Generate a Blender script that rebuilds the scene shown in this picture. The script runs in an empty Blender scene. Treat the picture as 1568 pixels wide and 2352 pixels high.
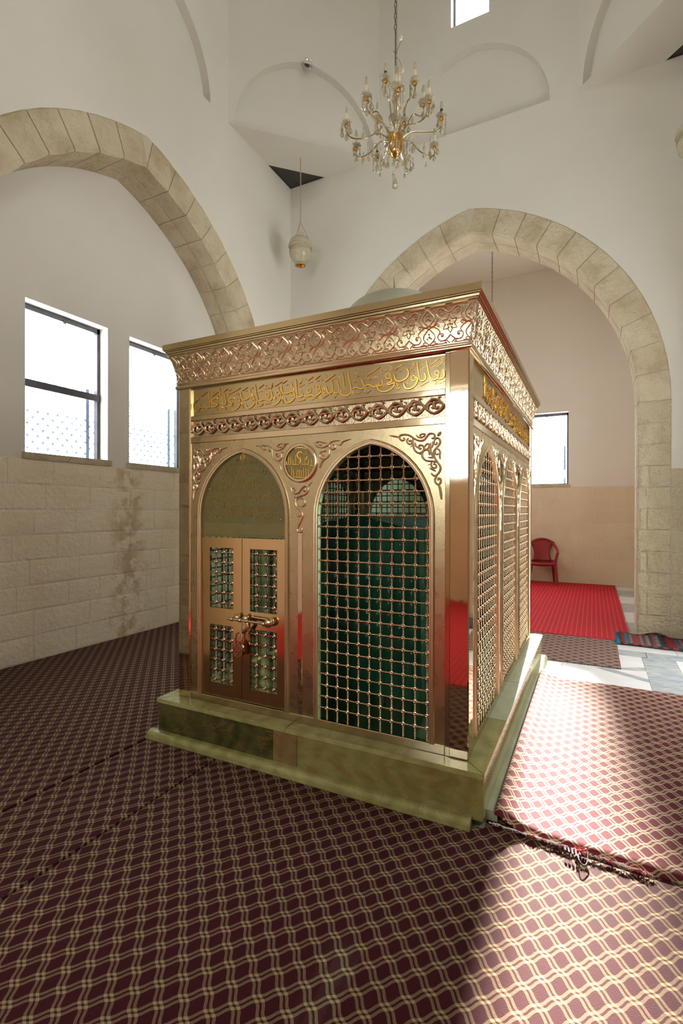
import bpy, bmesh, math, random
from mathutils import Matrix, Vector
R = random.Random(7)
pi = math.pi
scene = bpy.context.scene
COL = scene.collection

# ------------------------------------------------------------------ camera, world, sun, exposure
cam_d = bpy.data.cameras.new('camera')
cam = bpy.data.objects.new('camera', cam_d); COL.objects.link(cam)
YAW, PITCH, ROLL = 0.4681, -0.0025, 0.0018
_fw = Vector((-math.sin(YAW)*math.cos(PITCH), math.cos(YAW)*math.cos(PITCH), math.sin(PITCH)))
_r0 = Vector((math.cos(YAW), math.sin(YAW), 0)); _u0 = _r0.cross(_fw)
_r = _r0*math.cos(ROLL)+_u0*math.sin(ROLL); _u = -_r0*math.sin(ROLL)+_u0*math.cos(ROLL)
_m = Matrix((_r, _u, -_fw)).transposed().to_4x4(); _m.translation = Vector((0.54, -2.4087, 1.45))
cam.matrix_world = _m
cam_d.sensor_fit = 'HORIZONTAL'; cam_d.sensor_width = 36; cam_d.lens = 1144.18/1568*36
cam_d.clip_start = .05
scene.camera = cam

world = bpy.data.worlds.new('daylight'); scene.world = world; world.use_nodes = True
_bg = world.node_tree.nodes['Background']
_bg.inputs[0].default_value = (0.97, 0.985, 0.985, 1); _bg.inputs[1].default_value = 17.3

sun_d = bpy.data.lights.new('sun', 'SUN'); sun_d.energy = 98.0; sun_d.angle = math.radians(3.0); sun_d.color = (1.0, .93, .82)
sun = bpy.data.objects.new('sun', sun_d); COL.objects.link(sun)
sun.rotation_euler = Vector((0.075, -1.0, -0.308)).to_track_quat('-Z', 'Y').to_euler()
sun.location = (0, 14, 8)

def portal(loc, direction, w, h):
    d = bpy.data.lights.new('daylight_opening', 'AREA'); d.shape = 'RECTANGLE'; d.size = w; d.size_y = h
    d.cycles.is_portal = True
    o = bpy.data.objects.new('daylight_opening', d); COL.objects.link(o)
    o.location = loc; o.rotation_euler = Vector(direction).to_track_quat('-Z', 'Z').to_euler()

vs = scene.view_settings
vs.view_transform = 'Standard'; vs.look = 'None'; vs.gamma = 1.0; vs.use_curve_mapping = False
vs.exposure = 0.0
cy = scene.cycles
cy.max_bounces = 6; cy.diffuse_bounces = 4; cy.glossy_bounces = 3; cy.transmission_bounces = 3; cy.transparent_max_bounces = 10
cy.sample_clamp_indirect = 6.0; cy.caustics_reflective = False; cy.caustics_refractive = False
cy.blur_glossy = 0.6

# ------------------------------------------------------------------ node helpers and materials
class NT:
    def __init__(s, mat):
        s.t = mat.node_tree; s.n = s.t.nodes; s.l = s.t.links
    def new(s, typ, **kw):
        n = s.n.new(typ)
        for k, v in kw.items(): setattr(n, k, v)
        return n
    def link(s, a, b): s.l.new(a, b)
    def put(s, sock, v):
        if isinstance(v, (int, float)): sock.default_value = v
        elif isinstance(v, (tuple, list)): sock.default_value = v if len(v) == 4 or sock.type == 'VECTOR' else (*v, 1)
        else: s.l.new(v, sock)
    def m(s, op, a, b=0.0, c=None):
        n = s.new('ShaderNodeMath', operation=op)
        s.put(n.inputs[0], a); s.put(n.inputs[1], b)
        if c is not None: s.put(n.inputs[2], c)
        return n.outputs[0]
    def mix(s, f, a, b):
        n = s.new('ShaderNodeMix', data_type='RGBA')
        s.put(n.inputs[0], f); s.put(n.inputs[6], a); s.put(n.inputs[7], b)
        return n.outputs[2]
    def noise(s, vec, scale, detail=4, rough=.55, dist=0):
        n = s.new('ShaderNodeTexNoise'); n.inputs['Scale'].default_value = scale; n.inputs['Detail'].default_value = detail
        n.inputs['Roughness'].default_value = rough; n.inputs['Distortion'].default_value = dist
        s.l.new(vec, n.inputs['Vector']); return n.outputs[0]
    def ramp(s, f, stops):
        n = s.new('ShaderNodeValToRGB'); e = n.color_ramp.elements
        while len(e) < len(stops): e.new(.5)
        for k, (p, c) in enumerate(stops): e[k].position = p; e[k].color = (*c, 1)
        s.l.new(f, n.inputs[0]); return n.outputs[0]
    def coord(s, which='Object', scale=None, rot=None):
        o = s.new('ShaderNodeTexCoord').outputs[which]
        if which == 'World': pass
        if scale or rot:
            mp = s.new('ShaderNodeMapping'); s.l.new(o, mp.inputs[0])
            if scale: mp.inputs['Scale'].default_value = scale
            if rot: mp.inputs['Rotation'].default_value = rot
            o = mp.outputs[0]
        return o
    def pos(s):
        return s.new('ShaderNodeNewGeometry').outputs['Position']
    def bump(s, h, strength, dist=.01):
        b = s.new('ShaderNodeBump'); b.inputs['Strength'].default_value = strength; b.inputs['Distance'].default_value = dist
        s.l.new(h, b.inputs['Height']); return b.outputs[0]

def base_mat(name, color=(.5, .5, .5), rough=.5, metal=0.0, spec=.5):
    mt = bpy.data.materials.new(name); mt.use_nodes = True
    N = NT(mt); p = N.n['Principled BSDF']
    p.inputs['Base Color'].default_value = (*color, 1); p.inputs['Roughness'].default_value = rough
    p.inputs['Metallic'].default_value = metal; p.inputs['Specular IOR Level'].default_value = spec
    return mt, N, p

MATS = {}
def noisy(name, c1, c2, scale=6, rough=.6, metal=0, bump=0, bscale=40, bdist=.01, spec=.5, detail=5, rough2=None, stretch=None, lo=.3, hi=.7):
    mt, N, p = base_mat(name, c1, rough, metal, spec)
    v = N.pos()
    if stretch:
        mp = N.new('ShaderNodeMapping'); N.link(v, mp.inputs[0]); mp.inputs['Scale'].default_value = stretch; v = mp.outputs[0]
    f = N.noise(v, scale, detail)
    N.link(N.ramp(f, [(lo, c1), (hi, c2)]), p.inputs['Base Color'])
    if rough2 is not None:
        f2 = N.noise(v, scale*1.7, 3)
        N.link(N.m('MULTIPLY_ADD', f2, rough2-rough, rough), p.inputs['Roughness'])
    if bump:
        N.link(N.bump(N.noise(v, bscale, 6, .6), bump, bdist), p.inputs['Normal'])
    MATS[name] = mt
    return mt

noisy('plaster', (.71, .675, .585), (.74, .71, .62), 1.3, .85, bump=.12, bscale=9, bdist=.02, spec=.2)
noisy('plaster_alcove', (.76, .69, .585), (.79, .72, .615), 1.3, .85, bump=.1, bscale=9, bdist=.02, spec=.2)
def stone(name, c1, c2, c3, bump, bscale, bdist, rough=.85):
    mt, N, p = base_mat(name, c1, rough, 0, .25)
    v = N.pos()
    f = N.noise(v, 3.0, 6, .6); g = N.noise(v, 22, 5, .65)
    col = N.ramp(f, [(.28, c1), (.5, c2), (.74, c3)])
    inf = N.new('ShaderNodeObjectInfo').outputs['Random']
    col = N.mix(N.m('MULTIPLY', inf, .22), col, (c1[0]*.82, c1[1]*.80, c1[2]*.76, 1))
    col = N.mix(N.m('MULTIPLY', g, .25), col, (c1[0]*.7, c1[1]*.68, c1[2]*.6, 1))
    N.link(col, p.inputs['Base Color'])
    h = N.m('ADD', N.m('MULTIPLY', N.noise(v, bscale, 3, .5, .4), 1.0), N.m('MULTIPLY', N.noise(v, bscale*4, 4, .6), .35))
    N.link(N.bump(h, bump, bdist), p.inputs['Normal'])
    MATS[name] = mt
stone('rough_stone', (.58, .48, .32), (.66, .565, .40), (.72, .63, .465), 1.0, 12, .06)
stone('arch_stone', (.46, .365, .225), (.66, .565, .395), (.74, .655, .485), .9, 16, .03)
stone('smooth_stone', (.72, .585, .385), (.77, .635, .435), (.80, .67, .48), .45, 30, .006)
def stained():
    mt, N, p = base_mat('stained_stone', (.5, .4, .3), .85, 0, .25)
    v = N.pos(); f = N.noise(v, 3.0, 6, .6)
    col = N.ramp(f, [(.28, (.86, .735, .51)), (.5, (.92, .81, .60)), (.74, (.95, .86, .67))])
    g = N.noise(v, 22, 5, .65); col = N.mix(N.m('MULTIPLY', g, .22), col, (.55, .45, .29, 1))
    sp = N.new('ShaderNodeSeparateXYZ'); N.link(v, sp.inputs[0])
    # a brown water stain running down the blocks between the two windows
    d = N.m('ABSOLUTE', N.m('SUBTRACT', sp.outputs[1], 1.62))
    wob = N.m('MULTIPLY', N.noise(v, 5, 4, .6), .5)
    k = N.m('SUBTRACT', N.m('ADD', d, wob), .30)
    k = N.m('SUBTRACT', 1.0, N.m('MULTIPLY', k, 5.0)); k = N.m('MINIMUM', N.m('MAXIMUM', k, 0.0), 1.0)
    k = N.m('MULTIPLY', k, N.m('MINIMUM', N.m('MAXIMUM', N.m('MULTIPLY', N.m('SUBTRACT', N.noise(v, 7, 3), .42), 6), 0), .75))
    N.link(N.mix(k, col, (.50, .36, .19, 1)), p.inputs['Base Color'])
    h = N.m('ADD', N.noise(v, 24, 3, .5, .4), N.m('MULTIPLY', N.noise(v, 95, 4, .6), .35))
    N.link(N.bump(h, .7, .026), p.inputs['Normal'])
    MATS['stained_stone'] = mt
stained()
noisy('mortar', (.55, .48, .37), (.6, .53, .41), 8, .9, bump=.2, bscale=60)
noisy('floor_screed', (.5, .48, .44), (.6, .58, .54), 4, .5)

def metal(name, color, rough, bump=0, bscale=60, bdist=.002, var=.12, aniso=None):
    mt, N, p = base_mat(name, color, rough, 1.0)
    v = N.pos(); f = N.noise(v, 5, 4)
    N.link(N.mix(N.m('MULTIPLY', f, var*2), color, tuple(c*.72 for c in color)), p.inputs['Base Color'])
    N.link(N.m('MULTIPLY_ADD', N.noise(v, 12, 5), rough*.7, rough*.6), p.inputs['Roughness'])
    if bump:
        N.link(N.bump(N.noise(v, bscale, 3, .5), bump, bdist), p.inputs['Normal'])
    MATS[name] = mt
metal('gold_satin', (.51, .415, .24), .17, .10, 7, .01)
metal('gold_bright', (.61, .485, .305), .10, .05, 6, .006)
metal('gold_polished', (.70, .555, .38), .05, .08, 5, .006)
metal('gold_hammered', (.50, .40, .25), .22, .55, 150, .003)
metal('gold_relief', (.72, .59, .385), .34, .10, 60, .003)
metal('gold_cornice', (.49, .38, .235), .24, .25, 70, .003)
metal('copper_gold', (.57, .42, .275), .18, .05, 20, .002)
metal('brass_door', (.66, .46, .235), .14, .10, 6, .006)
metal('gilded_letter', (.90, .58, .12), .22, .08, 60, .002)
metal('dark_steel', (.16, .13, .11), .45)
metal('chain_metal', (.20, .17, .13), .4)
metal('chrome', (.75, .74, .72), .18)
metal('amber_gold', (.66, .37, .10), .22, .2, 60, .004)
metal('pale_brass', (.56, .46, .29), .25)
noisy('frame_black', (.05, .05, .065), (.08, .08, .095), 8, .35)
noisy('frame_blue', (.32, .50, .72), (.40, .58, .80), 8, .5)
noisy('wire_blue', (.30, .46, .68), (.40, .55, .75), 8, .6)
noisy('dark_void', (.05, .042, .034), (.075, .06, .05), 4, .9)
noisy('red_plastic', (.25, .011, .014), (.29, .015, .018), 5, .35, spec=.4)
noisy('rope', (.36, .29, .18), (.46, .37, .24), 60, .9, bump=.3, bscale=200)
noisy('ceramic', (.44, .39, .26), (.52, .46, .32), 7, .22, spec=.5)
noisy('ceramic_green', (.22, .34, .22), (.30, .42, .28), 9, .22)
noisy('dome_paint', (.33, .32, .22), (.38, .37, .27), 4, .4, spec=.4)
noisy('plaque_ground', (.135, .122, .042), (.16, .145, .052), 10, .2, spec=.25)
noisy('plaque_ink', (.20, .115, .012), (.24, .14, .018), 20, .35)
noisy('plaque_strip', (.165, .138, .048), (.185, .155, .055), 14, .3, spec=.25)
noisy('medallion_ground', (.15, .12, .04), (.24, .20, .08), 90, .3, metal=.6, bump=.6, bscale=120, bdist=.004)
noisy('candle_cream', (.72, .64, .44), (.78, .70, .50), 12, .5)
noisy('socket_black', (.012, .012, .014), (.02, .02, .02), 12, .4)
noisy('tile_white', (.72, .73, .73), (.82, .83, .83), 3, .18, detail=6)
noisy('thread_red', (.45, .03, .05), (.55, .06, .07), 40, .9)
noisy('thread_white', (.65, .62, .58), (.75, .72, .68), 40, .9)
noisy('thread_dark', (.05, .03, .035), (.09, .05, .05), 40, .9)
noisy('fringe_teal', (.006, .10, .14), (.01, .20, .28), 50, .9)
noisy('sill_dark', (.13, .16, .10), (.20, .22, .14), 6, .3)

def onyx(name, a, b, c, rust, rough=.16, spec=.4):
    mt, N, p = base_mat(name, a, rough, 0, spec)
    v = N.pos()
    mp = N.new('ShaderNodeMapping'); N.link(v, mp.inputs[0]); mp.inputs['Scale'].default_value = (1.1, 1.0, 2.6)
    f = N.noise(mp.outputs[0], 2.6, 7, .6, 1.2)
    w = N.new('ShaderNodeTexWave'); w.inputs['Scale'].default_value = 2.3; w.inputs['Distortion'].default_value = 9; w.inputs['Detail'].default_value = 4
    w.inputs['Detail Scale'].default_value = 1.2
    N.link(mp.outputs[0], w.inputs[0])
    col = N.ramp(f, [(.25, a), (.5, b), (.75, c)])
    col = N.mix(N.m('MULTIPLY', w.outputs[1], .38), col, (c[0]*1.1, c[1]*1.1, c[2]*1.0, 1))
    ve = N.noise(mp.outputs[0], 1.7, 5, .55, 2.2)
    k = N.m('SUBTRACT', 1.0, N.m('MULTIPLY', N.m('ABSOLUTE', N.m('SUBTRACT', ve, .5)), 45.0)); k = N.m('MAXIMUM', k, 0.0)
    N.link(N.mix(N.m('MULTIPLY', k, .5), col, (*rust, 1)), p.inputs['Base Color'])
    MATS[name] = mt
onyx('onyx_dark', (.018, .021, .005), (.045, .046, .014), (.09, .082, .026), (.20, .09, .02))
onyx('onyx_olive', (.115, .102, .028), (.17, .152, .047), (.24, .215, .078), (.22, .09, .025))
onyx('onyx_light', (.15, .14, .04), (.23, .215, .075), (.34, .32, .13), (.22, .17, .06), .26, .35)
onyx('onyx_rust', (.10, .055, .02), (.16, .10, .04), (.20, .15, .06), (.20, .05, .015))
onyx('onyx_pale', (.22, .24, .14), (.32, .34, .21), (.43, .45, .31), (.34, .36, .21), .3, .4)
onyx('onyx_side', (.16, .15, .07), (.24, .22, .11), (.32, .29, .16), (.26, .18, .08), .07, .6)

def marble_grey():
    mt, N, p = base_mat('tile_grey', (.4, .45, .48), .16)
    v = N.pos()
    mp = N.new('ShaderNodeMapping'); N.link(v, mp.inputs[0]); mp.inputs['Scale'].default_value = (1.6, 5, 1); mp.inputs['Rotation'].default_value = (0, 0, .5)
    f = N.noise(mp.outputs[0], 4, 7, .62, .8)
    N.link(N.ramp(f, [(.25, (.24, .30, .37)), (.5, (.42, .46, .48)), (.75, (.60, .62, .60))]), p.inputs['Base Color'])
    MATS['tile_grey'] = mt
marble_grey()

def lattice_carpet(name, ground, line, node, phase, per=.07, rough=.95, src='Object'):
    """two families of wavy double lines crossing at 45 degrees, woven in pile"""
    mt, N, p = base_mat(name, ground, rough, 0, .15)
    v = N.coord(src)
    sp = N.new('ShaderNodeSeparateXYZ'); N.link(v, sp.inputs[0])
    x, y = sp.outputs[0], sp.outputs[1]
    k = 1/(math.sqrt(2)*per)
    u = N.m('ADD', N.m('MULTIPLY', N.m('ADD', x, y), k), phase[0]+100)
    w = N.m('ADD', N.m('MULTIPLY', N.m('SUBTRACT', y, x), k), phase[1]+100)
    def fam(a, b):
        aa = N.m('ADD', a, N.m('MULTIPLY', N.m('SINE', N.m('MULTIPLY', b, 2*pi)), .046))
        d = N.m('ABSOLUTE', N.m('SUBTRACT', N.m('FRACT', N.m('ADD', aa, .5)), .5))
        e = N.m('ABSOLUTE', N.m('SUBTRACT', d, .118))         # centre of one line of the pair
        return N.m('LESS_THAN', e, .068)
    fine = N.noise(v, 420, 2, .5)
    twill = N.m('SINE', N.m('MULTIPLY', N.m('ADD', N.m('MULTIPLY', x, 1.0), N.m('MULTIPLY', y, .55)), 1100.0))
    st = N.m('GREATER_THAN', N.m('ADD', N.m('MULTIPLY', twill, .5), N.m('MULTIPLY', N.m('SUBTRACT', fine, .5), 1.6)), -.18)
    f1, f2 = fam(u, w), fam(w, u)
    one = N.m('MAXIMUM', f1, f2); both = N.m('MULTIPLY', f1, f2)
    g2 = N.mix(N.m('MULTIPLY', N.noise(v, 260, 3), .8), ground, tuple(c*.55 for c in ground))
    col = N.mix(N.m('MULTIPLY', one, N.m('MULTIPLY_ADD', st, .55, .42)), g2, line)
    col = N.mix(both, col, node)
    big = N.noise(v, 1.6, 3)
    col = N.mix(N.m('MULTIPLY', N.m('SUBTRACT', big, .35), .25), col, tuple(c*.6 for c in ground))
    N.link(col, p.inputs['Base Color'])
    p.inputs['Sheen Weight'].default_value = .05; p.inputs['Sheen Roughness'].default_value = .4
    p.inputs['Sheen Tint'].default_value = (1, .82, .78, 1)
    h = N.m('ADD', N.m('MULTIPLY', fine, .6), N.m('MULTIPLY', one, .5))
    N.link(N.bump(h, .5, .003), p.inputs['Normal'])
    MATS[name] = mt
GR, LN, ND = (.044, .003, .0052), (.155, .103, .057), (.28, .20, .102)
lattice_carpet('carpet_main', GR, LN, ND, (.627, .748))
lattice_carpet('carpet_left', GR, LN, ND, (.50, .20))
lattice_carpet('carpet_mid', GR, LN, ND, (.33, .24))
lattice_carpet('carpet_brown', (.12, .062, .05), (.30, .205, .16), (.36, .25, .185), (.1, .4), per=.085)

def red_carpet():
    mt, N, p = base_mat('carpet_red', (.5, .02, .04), .9, 0, .2)
    v = N.coord('Object'); sp = N.new('ShaderNodeSeparateXYZ'); N.link(v, sp.inputs[0])
    cx_ = N.m('ABSOLUTE', N.m('SUBTRACT', N.m('FRACT', N.m('MULTIPLY', sp.outputs[0], 1/.055)), .5))
    cy_ = N.m('FRACT', N.m('MULTIPLY', sp.outputs[1], 1/.06))
    dash = N.m('MULTIPLY', N.m('LESS_THAN', cx_, .10), N.m('LESS_THAN', cy_, .55))
    col = N.mix(N.m('MULTIPLY', N.noise(v, 30, 4), .5), (.50, .010, .022), (.40, .007, .014))
    N.link(N.mix(N.m('MULTIPLY', dash, .3), col, (.72, .36, .24)), p.inputs['Base Color'])
    N.link(N.bump(N.noise(v, 300, 2), .4, .003), p.inputs['Normal'])
    MATS['carpet_red'] = mt
red_carpet()

def rug_mat():
    mt, N, p = base_mat('rug_woven', (.2, .03, .03), .95, 0, .1)
    v = N.coord('Object'); sp = N.new('ShaderNodeSeparateXYZ'); N.link(v, sp.inputs[0])
    x, y = sp.outputs[0], sp.outputs[1]
    st = N.ramp(N.m('FRACT', N.m('MULTIPLY', x, 2.1)), [(0, (.008, .30, .46)), (.09, (.008, .22, .33)), (.12, (.55, .50, .46)), (.16, (.42, .09, .065)), (.30, (.40, .10, .07)), (.34, (.60, .56, .52)), (.38, (.012, .10, .12)), (.48, (.50, .42, .40)), (.52, (.10, .05, .055)), (.66, (.52, .43, .42)), (.70, (.012, .13, .15)), (.80, (.015, .015, .02)), (.86, (.42, .035, .03)), (.99, (.38, .05, .04))])
    for e in N.n[-1:]: pass
    d = N.m('ABSOLUTE', N.m('SUBTRACT', N.m('FRACT', N.m('MULTIPLY', y, 7.0)), .5))
    z = N.m('ABSOLUTE', N.m('SUBTRACT', N.m('FRACT', N.m('ADD', N.m('MULTIPLY', x, 9.0), d)), .5))
    k = N.m('LESS_THAN', z, .16)
    col = N.mix(N.m('MULTIPLY', k, .6), st, (.40, .06, .05))
    edge = N.m('GREATER_THAN', N.m('ABSOLUTE', y), .235)
    bd = N.mix(N.m('GREATER_THAN', N.m('SINE', N.m('MULTIPLY', x, 70)), .1), (.42, .08, .06), (.05, .05, .06))
    col = N.mix(edge, col, bd)
    N.link(N.mix(N.m('MULTIPLY_ADD', N.noise(v, 160, 3), .5, .25), col, (.02, .012, .016)), p.inputs['Base Color'])
    N.link(N.bump(N.noise(v, 240, 2), .5, .003), p.inputs['Normal'])
    MATS['rug_woven'] = mt
rug_mat()

def green_cloth():
    mt, N, p = base_mat('green_satin', (.02, .22, .11), .35, 0, .5)
    v = N.pos(); mp = N.new('ShaderNodeMapping'); N.link(v, mp.inputs[0]); mp.inputs['Scale'].default_value = (9, 9, .7)
    f = N.noise(mp.outputs[0], 1.6, 3, .5, .3)
    N.link(N.mix(f, (.005, .08, .04), (.016, .165, .085)), p.inputs['Base Color'])
    N.link(N.bump(f, .8, .05), p.inputs['Normal']); p.inputs['Sheen Weight'].default_value = .3
    MATS['green_satin'] = mt
green_cloth()

def glass(name, tint, gloss_rough, lens=None, amount=1.0):
    mt = bpy.data.materials.new(name); mt.use_nodes = True; N = NT(mt)
    for n in list(N.n):
        if n.type == 'BSDF_PRINCIPLED': N.n.remove(n)
    out = N.n['Material Output']
    tr = N.new('ShaderNodeBsdfTransparent'); tr.inputs[0].default_value = (*tint, 1)
    gl = N.new('ShaderNodeBsdfGlossy'); gl.inputs['Roughness'].default_value = gloss_rough
    fr = N.new('ShaderNodeFresnel')
    bf = N.new('ShaderNodeNewGeometry').outputs['Backfacing']
    N.link(N.m('MULTIPLY_ADD', bf, 1/1.5-1.5, 1.5), fr.inputs[0])      # the same reflectance from either side of the thin pane
    mx = N.new('ShaderNodeMixShader')
    N.link(N.m('MULTIPLY', fr.outputs[0], amount), mx.inputs[0]); N.link(tr.outputs[0], mx.inputs[1]); N.link(gl.outputs[0], mx.inputs[2])
    if lens:
        v = N.coord('Object'); sp = N.new('ShaderNodeSeparateXYZ'); N.link(v, sp.inputs[0])
        a = N.m('COSINE', N.m('MULTIPLY', N.m('SUBTRACT', sp.outputs[0], lens[0]), 2*pi/lens[2]))
        b = N.m('COSINE', N.m('MULTIPLY', N.m('SUBTRACT', sp.outputs[1], lens[1]), 2*pi/lens[3]))
        nm = N.bump(N.m('MULTIPLY', N.m('ADD', a, b), -.5), .5, .012)
        N.link(nm, gl.inputs['Normal'])
    N.link(mx.outputs[0], out.inputs[0]); MATS[name] = mt
glass('window_glass', (.97, .985, 1.0), .02)
glass('lattice_glass', (.70, .80, .76), .03, (-.770, .359, .0632, .0627), .12)
glass('door_glass', (.80, .90, .86), .03, (-1.60, .38, .062, .0625), 1.3)
glass('plaque_glass', (.92, .94, .88), .02)
def crystal():
    mt, N, p = base_mat('crystal', (.93, .90, .82), .08, 0, .6)
    p.inputs['Transmission Weight'].default_value = .55; p.inputs['IOR'].default_value = 1.45
    N.link(N.mix(N.noise(N.pos(), 20, 2), (.80, .71, .51), (.64, .54, .35)), p.inputs['Base Color'])
    MATS['crystal'] = mt
crystal()

# ------------------------------------------------------------------ mesh helpers
class MB:
    def __init__(s): s.v = []; s.f = []
    def add(s, vs, fs):
        k = len(s.v); s.v += [tuple(p) for p in vs]; s.f += [tuple(i+k for i in f) for f in fs]
    def box(s, x0, x1, y0, y1, z0, z1):
        s.add([(x0, y0, z0), (x1, y0, z0), (x1, y1, z0), (x0, y1, z0), (x0, y0, z1), (x1, y0, z1), (x1, y1, z1), (x0, y1, z1)],
              [(0, 3, 2, 1), (4, 5, 6, 7), (0, 1, 5, 4), (1, 2, 6, 5), (2, 3, 7, 6), (3, 0, 4, 7)])
    def cbox(s, x0, x1, y0, y1, z0, z1, c):
        """box with chamfered edges"""
        bm = bmesh.new(); bmesh.ops.create_cube(bm, size=1)
        for v in bm.verts:
            v.co = Vector(((x0+x1)/2+v.co.x*(x1-x0), (y0+y1)/2+v.co.y*(y1-y0), (z0+z1)/2+v.co.z*(z1-z0)))
        bmesh.ops.bevel(bm, geom=bm.edges[:], offset=c, segments=1, affect='EDGES')
        bm.verts.index_update(); s.add([v.co[:] for v in bm.verts], [[v.index for v in f.verts] for f in bm.faces]); bm.free()
    def quad(s, a, b, c, d): s.add([a, b, c, d], [(0, 1, 2, 3)])
    def tube(s, pts, r, n=8, cap=True, flat=1.0, closed=False):
        """tube through points; r number or list"""
        P = [Vector(p) for p in pts]; m = len(P)
        rs = r if isinstance(r, (list, tuple)) else [r]*m
        k = len(s.v); prev = None
        for i in range(m):
            if closed: t = P[(i+1) % m]-P[i-1]
            else: t = P[min(i+1, m-1)]-P[max(i-1, 0)]
            if t.length < 1e-9: t = Vector((0, 0, 1))
            t.normalize()
            if prev is None:
                a = Vector((0, 0, 1)) if abs(t.z) < .9 else Vector((1, 0, 0))
                nrm = (a-t*a.dot(t)).normalized()
            else:
                nrm = prev-t*prev.dot(t)
                nrm = nrm.normalized() if nrm.length > 1e-6 else prev
            prev = nrm; b = t.cross(nrm)
            for j in range(n):
                an = 2*pi*j/n
                s.v.append(tuple(P[i]+(nrm*math.cos(an)*flat+b*math.sin(an))*rs[i]))
        segs = m if closed else m-1
        for i in range(segs):
            i2 = (i+1) % m
            for j in range(n):
                s.f.append((k+i*n+j, k+i2*n+j, k+i2*n+(j+1) % n, k+i*n+(j+1) % n)[::-1])
        if cap and not closed:
            s.f.append(tuple(k+j for j in range(n))); s.f.append(tuple(k+(m-1)*n+j for j in range(n))[::-1])
    def lathe(s, prof, n=16, c=(0, 0, 0), axis='z', cap=True):
        """prof: (radius, height)"""
        k = len(s.v); m = len(prof)
        for r, h in prof:
            for j in range(n):
                a = 2*pi*j/n; x, y = r*math.cos(a), r*math.sin(a)
                p = {'z': (x, y, h), 'x': (h, x, y), 'y': (y, h, x)}[axis]
                s.v.append((p[0]+c[0], p[1]+c[1], p[2]+c[2]))
        for i in range(m-1):
            for j in range(n):
                s.f.append((k+i*n+j, k+i*n+(j+1) % n, k+(i+1)*n+(j+1) % n, k+(i+1)*n+j))
        if cap:
            if prof[0][0] > 1e-5: s.f.append(tuple(k+j for j in range(n))[::-1])
            if prof[-1][0] > 1e-5: s.f.append(tuple(k+(m-1)*n+j for j in range(n)))
    def sphere(s, c, r, n=10, m=6, sz=1.0):
        s.lathe([(max(r*math.sin(pi*i/m), 1e-6), -r*sz*math.cos(pi*i/m)) for i in range(m+1)], n, c, cap=False)
    def prism(s, poly, d0, d1, to):
        """extrude polygon (u,v) from depth d0 to d1; to(u,v,w)->xyz"""
        n = len(poly)
        s.add([to(u, v, d0) for u, v in poly]+[to(u, v, d1) for u, v in poly],
              [tuple(range(n))[::-1], tuple(range(n, 2*n))]+[(i, (i+1) % n, n+(i+1) % n, n+i) for i in range(n)])
    def mesh(s, name, smooth=False):
        me = bpy.data.meshes.new(name); me.from_pydata(s.v, [], s.f); me.update()
        bm = bmesh.new(); bm.from_mesh(me); bmesh.ops.recalc_face_normals(bm, faces=bm.faces[:]); bm.to_mesh(me); bm.free()
        if smooth:
            me.shade_smooth()
            try: me.set_sharp_from_angle(angle=math.radians(42))
            except Exception: pass
        return me

def put(name, me, mat, parent=None, mw=None, label=None):
    if isinstance(me, MB): me = me.mesh(name)
    if mat and not me.materials: me.materials.append(MATS[mat])
    o = bpy.data.objects.new(name, me); COL.objects.link(o)
    if parent: o.parent = parent
    if mw is not None: o.matrix_local = mw
    if label: o['label'] = label
    return o
def smooth(mb, name): return mb.mesh(name, True)
def thing(name, label, cat, loc=(0, 0, 0), group=None, rz=0):
    o = bpy.data.objects.new(name, None); COL.objects.link(o); o.location = loc; o.rotation_euler = (0, 0, rz); o.empty_display_size = .1
    o['label'] = label; o['category'] = cat
    if group: o['group'] = group
    return o
def tag(o, label, cat, group=None):
    o['label'] = label; o['category'] = cat
    if group: o['group'] = group
    return o
def struct(name, me, mat, label=None):
    o = put(name, me, mat); o['kind'] = 'structure'
    if label: o['label'] = label
    return o
def sub(parent_obj, name, me, mat, mw=None, label=None):
    return put(name, me, mat, parent_obj, mw, label)

def arch(hw, rise, n=14, uc=0, v0=0, t=0.0):
    """two-centred pointed arch, left springing to apex to right springing; t offsets it outwards"""
    Rr = (hw*hw+rise*rise)/(2*hw); c = hw-Rr; Ro = Rr+t
    amax = math.acos(max(-1, min(1, (0-c)/Ro)))
    right = [(c+Ro*math.cos(amax*i/n), Ro*math.sin(amax*i/n)) for i in range(n+1)]
    left = [(-u, v) for u, v in right]
    pts = left+right[::-1][1:]
    return [(uc+u, v0+v) for u, v in pts]
# ------------------------------------------------------------------ the room
XL, XR, YF, YB = -3.80, 1.88, -1.39, 4.35
CX, CY = -.96, 1.48
HW, SPR, RISE, BAND = 1.96, 2.72, 2.46, .33
ZS = 6.60                      # height of the squinch shelves
SQ = 1.53                      # how far they reach along each wall
ZT = 9.7
REC = .47                      # depth of the shallow side recesses
THK = .50                      # depth of the arch barrels front and back
DADO = 1.94
RX = Matrix.Rotation(pi/2, 4, 'X')
def RZ(a): return Matrix.Rotation(a, 4, 'Z')
SIDES = {
    'back':  (lambda u, v, w: (u, YB+w, v), CX, XL, XR, RX),
    'front': (lambda u, v, w: (u, YF-w, v), CX, XL, XR, RZ(pi) @ RX),
    'left':  (lambda u, v, w: (XL-w, u, v), CY, YF, YB, RZ(pi/2) @ RX),
    'right': (lambda u, v, w: (XR+w, u, v), CY, YF, YB, RZ(-pi/2) @ RX),
}
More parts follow.
